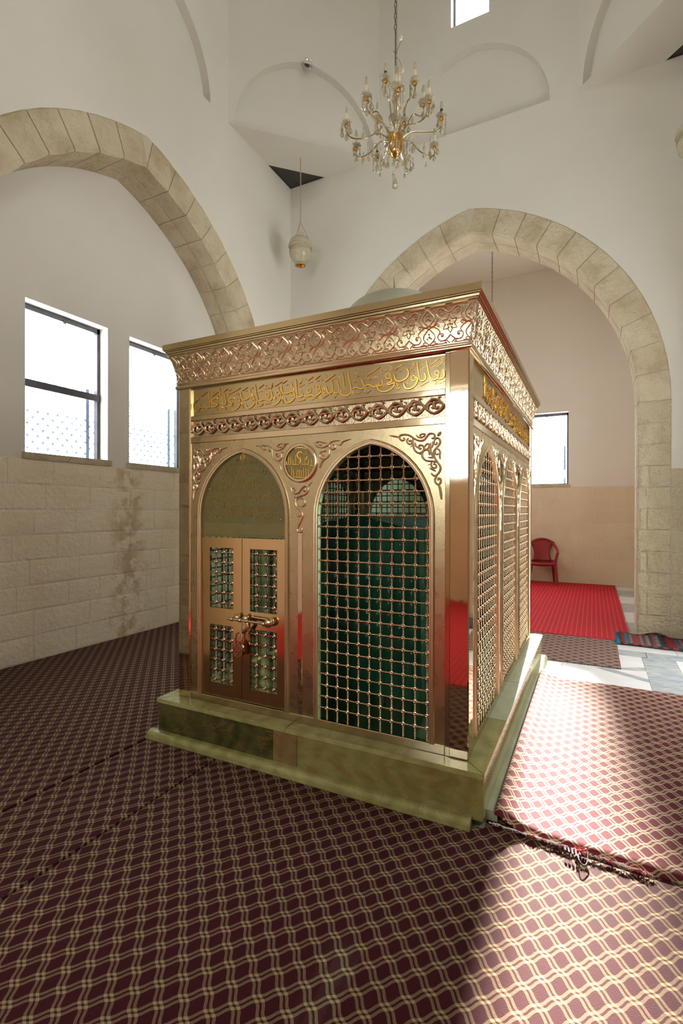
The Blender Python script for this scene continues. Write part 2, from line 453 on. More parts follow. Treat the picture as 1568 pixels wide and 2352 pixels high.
def panel_holes(mb, to, u0, u1, v0, v1, holes, w=0.0):
    us = sorted({u0, u1, *[h[0] for h in holes], *[h[1] for h in holes]}); us = [u for u in us if u0 <= u <= u1]
    vs_ = sorted({v0, v1, *[h[2] for h in holes], *[h[3] for h in holes]}); vs_ = [v for v in vs_ if v0 <= v <= v1]
    for a, b in zip(us, us[1:]):
        for c, d in zip(vs_, vs_[1:]):
            mu, mv = (a+b)/2, (c+d)/2
            if any(h[0] < mu < h[1] and h[2] < mv < h[3] for h in holes): continue
            mb.quad(to(a, c, w), to(b, c, w), to(b, d, w), to(a, d, w))
def arch_hole(mb, to, u0, u1, v0, v1, pts, w=0.0):
    """sheet u0..u1, v0..v1 with an opening below the curve pts (reaches v0)"""
    a, b = pts[0][0], pts[-1][0]
    mb.quad(to(u0, v0, w), to(a, v0, w), to(a, v1, w), to(u0, v1, w))
    mb.quad(to(b, v0, w), to(u1, v0, w), to(u1, v1, w), to(b, v1, w))
    for (p, q) in zip(pts, pts[1:]):
        mb.quad(to(p[0], p[1], w), to(q[0], q[1], w), to(q[0], v1, w), to(p[0], v1, w))
def soffit(mb, to, pts, w0, w1):
    for (p, q) in zip(pts, pts[1:]):
        mb.quad(to(*p, w0), to(*q, w0), to(*q, w1), to(*p, w1))

fl = MB(); fl.box(-4.9, 2.9, -6.2, 9.2, -.2, -.012)
floor = struct('floor', fl, 'floor_screed')

NICHE = arch(1.0, 1.09, 12)
def niche(mb, to, uc, hw, ztop):
    """blind arch sunk in the drum face, from ZS up; also the face around it"""
    pts = arch(1.0, 1.09, 12, uc, ZS)
    arch_hole(mb, to, uc-hw, uc+hw, ZS, ztop, pts)
    soffit(mb, to, pts, 0, .11)
    poly = pts+[]
    n = len(pts)
    mb.add([to(u, v, .11) for u, v in pts], [tuple(range(n))])
    zf = ZS+.006; mb.quad(to(pts[0][0], ZS, 0), to(pts[-1][0], ZS, 0), to(pts[-1][0], zf, 0), to(pts[0][0], zf, 0)); mb.quad(to(pts[0][0], zf, 0), to(pts[-1][0], zf, 0), to(pts[-1][0], zf, .11), to(pts[0][0], zf, .11))
WIN_DRUM = (.255, 8.05, 8.75)
walls = {}
for side, (to, uc, u0, u1, rot) in SIDES.items():
    mb = MB()
    pts = [(uc-HW-BAND, -.05)]+arch(HW, RISE, 18, uc, SPR, BAND)+[(uc+HW+BAND, -.05)]
    # plaster below the shelves, round the stone band
    arch_hole(mb, to, u0, u1, -.05, ZS, pts)
    hw = (u1-u0)/2-SQ
    m = (u0+u1)/2
    niche(mb, to, m, hw, 7.8)
    a, z0, z1 = WIN_DRUM
    panel_holes(mb, to, m-hw, m+hw, 7.8, ZT, [(m-a, m+a, z0, z1)])
    for (p, q) in (((m-a, z0), (m+a, z0)), ((m+a, z0), (m+a, z1)), ((m+a, z1), (m-a, z1)), ((m-a, z1), (m-a, z0))):
        mb.quad(to(*p, 0), to(*q, 0), to(*q, .16), to(*p, .16))
    walls[side] = struct('wall_'+side, mb, 'plaster')
    # glazing of the drum opening
    fr = MB()
    fr.box(-a, a, -.012, .012, 0, .03)
    fr.box(-a, a, -.012, .012, z1-z0-.03, z1-z0); fr.box(-a, -a+.03, -.012, .012, 0, z1-z0); fr.box(a-.03, a, -.012, .012, 0, z1-z0)
    gp = MB(); gp.box(-a, a, -.003, .003, 0, z1-z0)
    p0 = Vector(to(m, z0, .15))
    wn = put('window_'+{'back': '5', 'front': '6', 'left': '7', 'right': '8'}[side], fr, 'frame_black')
    wn['kind'] = 'structure'
    wn.matrix_world = Matrix.Translation(p0) @ (rot @ RX.inverted())
    put('pane', gp, 'window_glass', wn)
    d = Vector(to(0, 0, 0))-Vector(to(0, 0, 1))
    portal(Vector(to(m, (z0+z1)/2, .13)), d, 2*a, z1-z0)

# squinches: diagonal drum faces standing on horizontal triangular shelves
for k, (sx, sy) in enumerate(((-1, 1), (1, 1), (-1, -1), (1, -1))):
    cx = XL if sx < 0 else XR; cyy = YB if sy > 0 else YF
    A = Vector((cx, cyy-sy*SQ, 0)); B = Vector((cx-sx*SQ, cyy, 0))
    mid = (A+B)/2; du = (B-A).normalized(); nrm = Vector((sx, sy, 0)).normalized()
    to = lambda u, v, w, mid=mid, du=du, nrm=nrm: tuple(mid+du*u+nrm*w+Vector((0, 0, v)))
    hw = (B-A).length/2
    mb = MB(); niche(mb, to, 0, hw, 7.8); panel_holes(mb, to, -hw, hw, 7.8, ZT, [])
    o = struct('wall_squinch' if k == 0 else 'wall_squinch.%03d' % k, mb, 'plaster')
    # the shelf, with a dark triangular opening left in its corner
    h = .62
    C = Vector((cx, cyy, ZS)); a = Vector((cx, cyy-sy*h, ZS)); b = Vector((cx-sx*h, cyy, ZS)); AA = A+Vector((0, 0, ZS)); BB = B+Vector((0, 0, ZS))
    sh = MB(); sh.add([AA, BB, b, a], [(0, 1, 2, 3)])
    put('shelf', sh, 'plaster', o)
    ho = MB(); d_ = Vector((0, 0, .025)); ho.add([p+d_ for p in (a, b, C)], [(0, 1, 2)])
    ho.quad(a, C, C+d_, a+d_); ho.quad(b, C, C+d_, b+d_); ho.quad(a, b, b+d_, a+d_)
    put('dark_opening', ho, 'dark_void', o, label='dark triangular opening in the corner of the shelf')

# dome over the drum
def octagon(z, s, zc=None):
    h = [(XL, YB-SQ), (XL+SQ, YB), (XR-SQ, YB), (XR, YB-SQ), (XR, YF+SQ), (XR-SQ, YF), (XL+SQ, YF), (XL, YF+SQ)]
    m = ((XL+XR)/2, (YF+YB)/2)
    return [(m[0]+(x-m[0])*s, m[1]+(y-m[1])*s, z) for x, y in h]
dm = MB(); rings = 9
for i in range(rings):
    a = pi/2*i/(rings-1); dm.v += octagon(ZT+2.6*math.sin(a), max(math.cos(a), .01))
for i in range(rings-1):
    for j in range(8): dm.f.append((i*8+j, i*8+(j+1) % 8, (i+1)*8+(j+1) % 8, (i+1)*8+j))
struct('ceiling', smooth(dm, 'ceiling'), 'plaster', 'white plastered dome over the octagonal drum')

# ------------------------------------------------------------------ stone blocks, arches
BLK = {}
def block_mesh(L, h, kind, mat=''):
    key = (round(L/.04), round(h, 3), kind, R.randrange(3), mat)
    if key in BLK: return BLK[key]
    L = key[0]*.04; g = .0022 if kind == 'rough' else .0014; mb = MB()
    x0, x1, y0, y1 = g, L-g, g, h-g
    mg = .016 if kind == 'rough' else .008
    zf = .004 if kind == 'rough' else .002
    mb.add([(x0, y0, -.03), (x1, y0, -.03), (x1, y1, -.03), (x0, y1, -.03), (x0, y0, zf), (x1, y0, zf), (x1, y1, zf), (x0, y1, zf)],
           [(0, 1, 5, 4), (1, 2, 6, 5), (2, 3, 7, 6), (3, 0, 4, 7), (0, 3, 2, 1)])
    k = len(mb.v); nx, ny = (4, 3) if kind == 'rough' else (2, 2)
    for j in range(ny):
        for i in range(nx):
            e = i in (0, nx-1) or j in (0, ny-1)
            z = (R.uniform(.006, .011) if e else R.uniform(.010, .020)) if kind == 'rough' else .004
            mb.v.append((x0+mg+(x1-x0-2*mg)*i/(nx-1), y0+mg+(y1-y0-2*mg)*j/(ny-1), z))
    idx = lambda i, j: k+j*nx+i
    for j in range(ny-1):
        for i in range(nx-1): mb.f.append((idx(i, j), idx(i+1, j), idx(i+1, j+1), idx(i, j+1)))
    mb.f.append((4, 5)+tuple(idx(i, 0) for i in range(nx-1, -1, -1)))
    mb.f.append((5, 6)+tuple(idx(nx-1, j) for j in range(ny-1, -1, -1)))
    mb.f.append((6, 7)+tuple(idx(i, ny-1) for i in range(nx)))
    mb.f.append((7, 4)+tuple(idx(0, j) for j in range(ny)))
    me = mb.mesh('stone_block'); BLK[key] = me
    return me
def courses(parent, to, rot, flip, u0, u1, rows, h, mat, kind, w=0.0):
    """rows of blocks between u0 and u1; flip when local x runs against u"""
    for r in range(rows):
        u = u0; first = True
        while u < u1-1e-4:
            L = R.choice((.36, .44, .48, .52, .60, .64)) if kind == 'rough' else R.choice((.44, .52, .60, .68))
            if first and r % 2: L = R.choice((.2, .24, .28))
            first = False
            if u+L > u1-.14: L = u1-u
            Lq = max(.04, round(L/.04)*.04)
            me = block_mesh(Lq, h, kind, mat)
            if not me.materials: me.materials.append(MATS[mat])
            o = bpy.data.objects.new('stone_block', me); COL.objects.link(o); o.parent = parent
            p = Vector(to(u+L if flip else u, r*h, w))
            o.matrix_local = Matrix.Translation(p) @ rot @ Matrix.Diagonal((L/Lq, 1, 1, 1))
            u += L

ARCH_R = (HW*HW+RISE*RISE)/(2*HW); ARCH_C = HW-ARCH_R
def stone_arch(n, side, depth, label):
    to, uc, u0, u1, rot = SIDES[side]
    base = MB()
    # mortar bed: the barrel of the arch just behind the stones
    pts = [(uc-HW-.012, -.05)]+arch(HW, RISE, 18, uc, SPR, .012)+[(uc+HW+.012, -.05)]
    soffit(base, to, pts, .004, depth)
    ptso = [(uc-HW-BAND-.07, -.05)]+arch(HW, RISE, 18, uc, SPR, BAND+.07)+[(uc+HW+BAND+.07, -.05)]
    for (p, q, p2, q2) in zip(pts, pts[1:], ptso, ptso[1:]):
        base.quad(to(*p, .004), to(*q, .004), to(*q2, .004), to(*p2, .004))
    root = struct('trim_%d' % n, base, 'mortar', label)
    amax = math.acos(-ARCH_C/ARCH_R)
    nv = 11
    ga = .0022
    rough = .012
    def wedge(a0, a1, sgn, d0, d1, r0, r1, jit):
        mb = MB(); st = 3
        ang = [a0+(a1-a0)*i/st for i in range(st+1)]
        def pt(r, a, w): return to(uc+sgn*(ARCH_C+r*math.cos(a)), SPR+r*math.sin(a), w)
        k = 0
        vs_ = []
        for a in ang:
            e = 0 if a in (ang[0], ang[-1]) else 1
            vs_ += [pt(r0, a, d1), pt(r0-jit*e, a, d0+.008), pt((r0+.018), a, d0-(jit if e else .003)), pt((r0+r1)/2, a, d0-(jit*1.4 if e else .004)), pt(r1-.014, a, d0-(jit if e else .003)), pt(r1, a, d0+.006), pt(r1, a, d1)]
        m = 7; fs = []
        for i in range(st):
            for j in range(m): fs.append((i*m+j, i*m+(j+1) % m, (i+1)*m+(j+1) % m, (i+1)*m+j))
        fs.append(tuple(range(m))); fs.append(tuple(range(st*m, st*m+m))[::-1])
        mb.add(vs_, fs); return mb
    for sgn in (1, -1):
        for i in range(nv):
            a0 = amax*i/nv+ga; a1 = amax*(i+1)/nv-ga
            if i == nv-1: a1 = amax
            o = sub(root, 'voussoir', wedge(a0, a1, sgn, -.004, .24, ARCH_R, ARCH_R+BAND, R.uniform(.006, .014)), 'arch_stone')
            o2 = sub(root, 'soffit_stone', wedge(a0, a1, sgn, .247, depth-.004, ARCH_R, ARCH_R+.1, .003), 'arch_stone')
        rows = 11; h = SPR/rows
        for r in range(rows):
            cut = R.choice((.09, .11, .20, .23)) if r % 2 else None
            pieces = [(-.004, .24, HW, HW+cut-.0025), (-.004, .24, HW+cut+.0025, HW+BAND)] if cut else [(-.004, .24, HW, HW+BAND)]
            for (w0, w1, s0, s1) in pieces+[(.247, depth-.004, HW, HW+.1)]:
                mb = MB(); q_ = s1-s0
                j = R.uniform(.010, .020); z0, z1 = r*h+.003, (r+1)*h-.003; zm = (z0+z1)/2
                f = lambda s, z, w: to(uc+sgn*s, z, w)
                if w0 < 0:
                    L = [(s0, w1), (s0, w0+.006), (s0+.012, w0-.004), (s0+q_*.36, w0-j), (s0+q_*.68, w0-j*.8), (s1-.012, w0-.004), (s1, w0+.006), (s1, w1)]
                else:
                    L = [(s0+.002, w1), (s0, w0+.01), (s0, w0), (s1, w0), (s1, w1)]
                m = len(L)
                zz = [z0, z0+.015, zm, z1-.015, z1]
                fl_ = [.2, 1, 1.1, 1, .2]
                vs_ = [f(s, z, (w if w > w0-.0035 else w0-.003+(w-w0+.003)*k)) for z, k in zip(zz, fl_) for s, w in L]
                fs = [(i*m+q, i*m+(q+1) % m, (i+1)*m+(q+1) % m, (i+1)*m+q) for i in range(4) for q in range(m)]
                fs += [tuple(range(m)), tuple(range(4*m, 5*m))[::-1]]
                mb.add(vs_, fs)
                sub(root, 'jamb_stone', mb, 'rough_stone' if w0 < 0 else 'smooth_stone')
    return root
stone_arch(1, 'back', THK, 'rough stone pointed arch leading to the alcove with the red carpet')
stone_arch(2, 'left', REC, 'rough stone pointed arch framing the recess with two windows')
stone_arch(3, 'front', THK, 'rough stone pointed arch of the front alcove')
stone_arch(4, 'right', REC, 'rough stone pointed arch of the right recess')
# stone dado on the stretches of wall beside the arches
for side in ('back', 'left'):
    to, uc, u0, u1, rot = SIDES[side]
    for a, b in ((u0, uc-HW-BAND-.002), (uc+HW+BAND+.002, u1)):
        courses(walls[side], to, rot, False, a, b, 8, DADO/8, 'rough_stone', 'rough', .0)

# ------------------------------------------------------------------ recesses and alcoves with their windows
WIN_W, WIN_G, WZ0, WZ1 = .90, .145, 2.0, 3.47     # width, half the pier between them, sill, head
wcount = [0]
def window(to, rot, a, b, depth, mesh_wires=True):
    """a framed window sunk in its opening a..b"""
    wcount[0] += 1
    rv = MB()
    for (p, q) in (((a, WZ0), (b, WZ0)), ((b, WZ0), (b, WZ1)), ((b, WZ1), (a, WZ1)), ((a, WZ1), (a, WZ0))):
        rv.quad(to(*p, 0), to(*q, 0), to(*q, depth+.1), to(*p, depth+.1))
    root = put('window_%d' % wcount[0], rv, 'plaster'); root['kind'] = 'structure'
    def bar(u0, u1, v0, v1, w0, w1, mat, name):
        mb = MB(); mb.prism([(u0, v0), (u1, v0), (u1, v1), (u0, v1)], w0, w1, to); return sub(root, name, mb, mat)
    d = depth
    bar(a, b, WZ1-.055, WZ1, d-.02, d+.03, 'frame_black', 'frame_head')
    bar(a, a+.035, WZ0, WZ1, d-.02, d+.03, 'frame_black', 'frame_jamb'); bar(b-.035, b, WZ0, WZ1, d-.02, d+.03, 'frame_black', 'frame_jamb')
    bar(a, b, WZ0, WZ0+.02, d-.02, d+.03, 'frame_black', 'frame_foot')
    midz = WZ0+.66
    if wcount[0] == 1:
        bar(a, b, midz, midz+.075, d-.03, d+.02, 'frame_black', 'sash_rail')
    bar((a+b)/2+.02, (a+b)/2+.04, WZ1-.075, WZ1-.03, d-.035, d-.015, 'frame_black', 'catch')
    bar(a+.035, b-.035, WZ0+.02, WZ1-.055, d+.002, d+.006, 'window_glass', 'pane')
    # sill stone
    sl = MB(); sl.prism([(a-.03, DADO), (b+.04, DADO), (b+.04, WZ0+.004), (a-.03, WZ0+.004)], -.02, depth+.05, to); sub(root, 'sill_stone', sl, 'rough_stone')
    if mesh_wires:
        # guard of crossed wires outside the lower half, with a blue side rail
        bar(b-.10, b-.06, WZ0, WZ0+.80, d+.075, d+.09, 'frame_blue', 'guard_rail')
        wr = MB(); P = .105; top = WZ0+.78
        def seg(p, q):
            P0 = Vector(to(*p, d+.08)); P1 = Vector(to(*q, d+.08)); wr.tube([P0, P1], .0042, 4, False)
        k = -12
        def clip(u_s, v_s, su):
            pts = []
            t = 0
            u, v = u_s, v_s
            L = min(((b-u)/su if su > 0 else (a-u)/su), top-v)
            if L > 0.01: seg((u, v), (u+su*L, v+L))
        u = a
        while u < b:
            clip(u, WZ0, .85); clip(u, WZ0, -.85); u += P
        v = WZ0+P/.85
        while v < top:
            clip(a, v, .85); clip(b, v-((b-a) % P)/.85*0, -.85); v += P/.85
        for i in range(9):
            for j in range(8):
                uu = a+P/2*(2*i+(j % 2)); vv = WZ0+P/2/.85*j
                if a < uu < b and vv < top: wr.sphere(to(uu, vv+.02, d+.08), .012, 6, 4)
        g = sub(root, 'wire_guard', wr, 'wire_blue'); g['kind'] = 'stuff'
    return root
def windowed_wall(name, to, rot, uc, u0, u1, ztop, mat, stone_mat, kind, flip, depth=.15, guard=True, door=None):
    holes = [(uc-WIN_G-WIN_W, uc-WIN_G, WZ0, WZ1), (uc+WIN_G, uc+WIN_G+WIN_W, WZ0, WZ1)]
    mb = MB(); panel_holes(mb, to, u0, u1, -.05, ztop, holes+([(door[0], door[1], -.05, door[2])] if door else []))
    # behind the wall face, returns so that no light passes beside the frames
    o = struct(name, mb, mat)
    if door:  # unseen doorway, added to bring more daylight onto the lower walls
        courses(o, to, rot, flip, u0, door[0], 8, DADO/8, stone_mat, kind); courses(o, to, rot, flip, door[1], u1, 8, DADO/8, stone_mat, kind)
        dj = MB()
        for (p, q) in (((door[0], 0), (door[0], door[2])), ((door[0], door[2]), (door[1], door[2])), ((door[1], door[2]), (door[1], 0))): dj.quad(to(*p, 0), to(*q, 0), to(*q, .3), to(*p, .3))
        struct('added_door_1', dj, 'plaster', 'open doorway, unseen, added to the right recess to let in daylight')
        portal(Vector(to((door[0]+door[1])/2, door[2]/2, .29)), Vector(to(0, 0, 0))-Vector(to(0, 0, 1)), door[1]-door[0], door[2])
    else: courses(o, to, rot, flip, u0, u1, 8, DADO/8, stone_mat, kind)
    for h in holes:
        window(to, rot, h[0], h[1], depth, guard)
        d = Vector(to(0, 0, 0))-Vector(to(0, 0, 1))
        portal(Vector(to((h[0]+h[1])/2, (h[2]+h[3])/2, depth+.12)), d, WIN_W, WZ1-WZ0)
    return o
windowed_wall('wall_left_recess', lambda u, v, w: (XL-REC-w, u, v), SIDES['left'][4], CY+.02, CY-HW-.15, CY+HW+.15, SPR+RISE+.1, 'plaster', 'stained_stone', 'rough', False)
windowed_wall('wall_right_recess', lambda u, v, w: (XR+REC+w, u, v), SIDES['right'][4], CY, CY-HW-.15, CY+HW+.15, SPR+RISE+.1, 'plaster', 'rough_stone', 'rough', True, guard=False, door=(CY+.95, CY+1.85, 1.93))
AH = 2.36; AZ = 6.42; AD = 3.80
for side, sgn in (('back', 1), ('front', -1)):
    y0 = YB+THK if sgn > 0 else YF-THK
    y1 = y0+sgn*AD
    to = lambda u, v, w, y1=y1, sgn=sgn: (u, y1+sgn*w, v)
    windowed_wall('wall_%s_alcove' % side, to, SIDES[side][4], CX, CX-AH, CX+AH, AZ, 'plaster_alcove', 'smooth_stone', 'smooth', sgn < 0, guard=(sgn > 0))
    mb = MB()
    ym = (y0+y1)/2
    for s in (-1, 1):
        tw_ = lambda u, v, w, s=s: (CX+s*(AH+w), u, v)
        a, b = min(y0, y1), max(y0, y1)
        hs = [(ym-.26, ym+.26, WZ0, WZ1)] if sgn > 0 else ([(ym-.45, ym+.45, WZ0, WZ1)] if s > 0 else [])  # unseen side windows, added to brighten the alcove and the left wall
        panel_holes(mb, tw_, a, b, -.05, AZ, hs)
        for h in hs:
            window(tw_, RZ(0), h[0], h[1], .15, False)
            portal(Vector(tw_((h[0]+h[1])/2, (WZ0+WZ1)/2, .27)), (-s, 0, 0), h[1]-h[0], WZ1-WZ0)
    ti = lambda u, v, w, y0=y0: (u, y0, v)
    arch_hole(mb, ti, CX-AH, CX+AH, -.05, AZ, [(CX-HW, -.05)]+arch(HW, RISE, 18, CX, SPR)+[(CX+HW, -.05)])
    struct('wall_%s_alcove_sides' % side, mb, 'plaster_alcove')
    mb = MB(); mb.quad((CX-AH, y0, AZ), (CX+AH, y0, AZ), (CX+AH, y1, AZ), (CX-AH, y1, AZ))
    struct('ceiling_%s_alcove' % side, mb, 'plaster_alcove')

# ------------------------------------------------------------------ marble floor tiles in the gap between the carpets
def tile(poly, mat, z=0.0):
    mb = MB(); c = (sum(p[0] for p in poly)/len(poly), sum(p[1] for p in poly)/len(poly))
    ins = [(x+(c[0]-x)*.006, y+(c[1]-y)*.006) for x, y in poly]
    mb.prism(ins, -.011, z, lambda u, v, w: (u, v, w)); sub(floor, 'floor_tile', mb, mat)
xs = [-.4, .28, .97, 1.25, 1.88]
tile([(-.4, 2.1), (.28, 2.1), (.28, 2.72), (-.4, 2.72)], 'tile_white'); tile([(-.4, 2.72), (.28, 2.72), (.28, 3.34), (-.4, 3.34)], 'tile_white')
# a white square cut by two slanting grey bands that meet in a point
tile([(.28, 2.1), (.97, 2.1), (.97, 2.52), (.55, 2.78)], 'tile_white'); tile([(.28, 2.1), (.55, 2.78), (.28, 2.78)], 'tile_white')
tile([(.55, 2.78), (.97, 2.52), (.97, 2.62), (.70, 2.79)], 'tile_grey'); tile([(.70, 2.79), (.97, 2.62), (.97, 2.86)], 'tile_white')
tile([(.55, 2.78), (.70, 2.79), (.97, 2.86), (.97, 2.98)], 'tile_grey'); tile([(.28, 2.78), (.55, 2.78), (.97, 2.98), (.97, 3.34), (.28, 3.34)], 'tile_white')
tile([(.97, 2.0), (1.25, 2.0), (1.25, 3.36), (.97, 3.36)], 'tile_grey'); tile([(1.25, 2.0), (1.88, 2.0), (1.88, 3.36), (1.25, 3.36)], 'tile_white')
tile([(-.4, 3.34), (1.02, 3.34), (1.02, 3.56), (-.4, 3.56)], 'tile_grey'); tile([(1.02, 3.36), (1.88, 3.36), (1.88, 3.56), (1.02, 3.56)], 'tile_grey')
for x0, x1 in ((-.4, .6), (.6, 1.3), (1.3, 1.88)): tile([(x0, 3.56), (x1, 3.56), (x1, 3.78), (x0, 3.78)], 'tile_white')
for x0, x1 in ((-.4, .3), (.3, 1.0), (1.0, 1.88)): tile([(x0, 3.78), (x1, 3.78), (x1, 4.35), (x0, 4.35)], 'tile_grey' if x0 == .3 else 'tile_white')
for j in range(6):
    for i in range(4):
        x0 = .78+i*.155*0+(-1+i)*0
    y0 = 4.35+j*.74
    tile([(.9, y0), (1.4, y0), (1.4, y0+.74), (.9, y0+.74)], 'tile_white' if j % 2 else 'tile_grey')

# ------------------------------------------------------------------ carpets
def flat_carpet(name, x0, x1, y0, y1, mat, label, z=.0, t=.008, wav=0.0, extra=None):
    mb = MB(); nx, ny = max(2, int((x1-x0)/.15)), max(2, int((y1-y0)/.15))
    rr = random.Random(hash(name) % 97)
    for j in range(ny+1):
        for i in range(nx+1):
            e = i in (0, nx) or j in (0, ny)
            x = x0+(x1-x0)*i/nx; y = y0+(y1-y0)*j/ny
            dx = rr.uniform(-wav, wav) if i in (0, nx) else 0; dy = rr.uniform(-wav, wav) if j in (0, ny) else 0
            mb.v.append((x+dx, y+dy, z+t+(0 if e else rr.uniform(0, .0006))))
    k = lambda i, j: j*(nx+1)+i
    for j in range(ny):
        for i in range(nx): mb.f.append((k(i, j), k(i+1, j), k(i+1, j+1), k(i, j+1)))
    rim = [k(i, 0) for i in range(nx+1)]+[k(nx, j) for j in range(1, ny+1)]+[k(i, ny) for i in range(nx-1, -1, -1)]+[k(0, j) for j in range(ny-1, 0, -1)]
    b0 = len(mb.v)
    for q in rim: mb.v.append((mb.v[q][0], mb.v[q][1], z))
    n = len(rim)
    for q in range(n): mb.f.append((rim[q], b0+q, b0+(q+1) % n, rim[(q+1) % n]))
    for e_ in extra or (): mb.box(*e_, z, z+t)
    o = put(name, smooth(mb, name), mat)
    return tag(o, label, 'carpet')
flat_carpet('patterned_carpet', -4.245, -1.990, -1.70, 4.33, 'carpet_left', 'maroon carpet with cream lattice along the left stone wall', -.012, .018, .002)
flat_carpet('patterned_carpet', -1.970, -1.421, -1.70, -.155, 'carpet_mid', 'narrow maroon lattice carpet strip between two dark seams', -.012, .018, .002)
flat_carpet('patterned_carpet', -1.405, 1.86, -1.70, -.155, 'carpet_main', 'large maroon lattice carpet filling the foreground', -.012, .018, .002, ((.0985, 1.86, -.1551, -.0215), (.148, 1.86, -.0214, .45), (.05, .0984, -.1551, -.0975)))
flat_carpet('woven_carpet', -1.7, .77, 2.82, 3.93, 'carpet_brown', 'faded brown woven carpet between the red carpet and marble floor', .001, .008, .004)
flat_carpet('red_carpet', -1.97, .92, 3.94, 8.58, 'carpet_red', 'bright red carpet on the alcove floor under the plastic chair', .002, .012, .004)
flat_carpet('red_carpet', -3.1, 1.2, -5.6, -1.71, 'carpet_red', 'bright red carpet in the front alcove', .006, .012, .004)
# ------------------------------------------------------------------ curve helpers for reliefs and lettering
def catmull(pts, n=4):
    if len(pts) < 3: return [tuple(p) for p in pts]
    P = [tuple(pts[0])]+[tuple(p) for p in pts]+[tuple(pts[-1])]; out = []
    for i in range(1, len(P)-2):
        p0, p1, p2, p3 = P[i-1], P[i], P[i+1], P[i+2]
        for k in range(n):
            t = k/n
            out.append(tuple(.5*((2*b)+(-a+c)*t+(2*a-5*b+4*c-d)*t*t+(-a+3*b-3*c+d)*t**3) for a, b, c, d in zip(p0, p1, p2, p3)))
    out.append(tuple(pts[-1])); return out
def strand(mb, pts, r, w=.001, n=6, taper=True, sm=4):
    q = catmull(pts, sm); m = len(q)
    rs = [r*(min(1, .35+min(i, m-1-i)*.28) if taper else 1) for i in range(m)]
    mb.tube([(p[0], p[1], (p[2] if len(p) > 2 else w)) for p in q], rs, n)
def spiral(cx, cy, r0, a0, turns, n=12, asp=1.0):
    return [(cx+r0*(1-.78*i/n)*math.cos(a0+turns*2*pi*i/n), cy+asp*r0*(1-.78*i/n)*math.sin(a0+turns*2*pi*i/n)) for i in range(n+1)]
def ribbon(mb, pts, w, h=.004, w0=0.0):
    """pen stroke: flat topped ridge along pts"""
    q = catmull(pts, 4); m = len(q); k = len(mb.v)
    for i in range(m):
        a = q[max(i-1, 0)]; b = q[min(i+1, m-1)]
        tx, ty = b[0]-a[0], b[1]-a[1]; L = math.hypot(tx, ty) or 1; nx, ny = -ty/L, tx/L
        e = min(i, m-1-i); f = min(1, .45+.25*e)*w/2
        x, y = q[i][0], q[i][1]
        mb.v += [(x+nx*f, y+ny*f, w0), (x+nx*f*.62, y+ny*f*.62, w0+h), (x-nx*f*.62, y-ny*f*.62, w0+h), (x-nx*f, y-ny*f, w0)]
    for i in range(m-1):
        for j in range(3): mb.f.append((k+i*4+j, k+i*4+j+1, k+i*4+4+j+1, k+i*4+4+j))
    mb.f.append((k, k+1, k+2, k+3)); e = k+(m-1)*4; mb.f.append((e+3, e+2, e+1, e))
def sweep(mb, pts, prof):
    """profile [(outward normal offset, w)] along a curve in (u,v)"""
    m = len(pts); k = len(mb.v); n = len(prof)
    for i in range(m):
        if i == 0: t = Vector(pts[1])-Vector(pts[0])
        elif i == m-1: t = Vector(pts[-1])-Vector(pts[-2])
        else: t = (Vector(pts[i])-Vector(pts[i-1])).normalized()+(Vector(pts[i+1])-Vector(pts[i])).normalized()
        t.normalize(); nx, ny = -t.y, t.x
        sc = 1.0
        if 0 < i < m-1:
            t1 = (Vector(pts[i+1])-Vector(pts[i])).normalized(); c = max(.5, t.dot(t1)); sc = 1/c
        for o, w in prof: mb.v.append((pts[i][0]+nx*o*sc, pts[i][1]+ny*o*sc, w))
    for i in range(m-1):
        for j in range(n-1): mb.f.append((k+i*n+j, k+i*n+j+1, k+(i+1)*n+j+1, k+(i+1)*n+j))
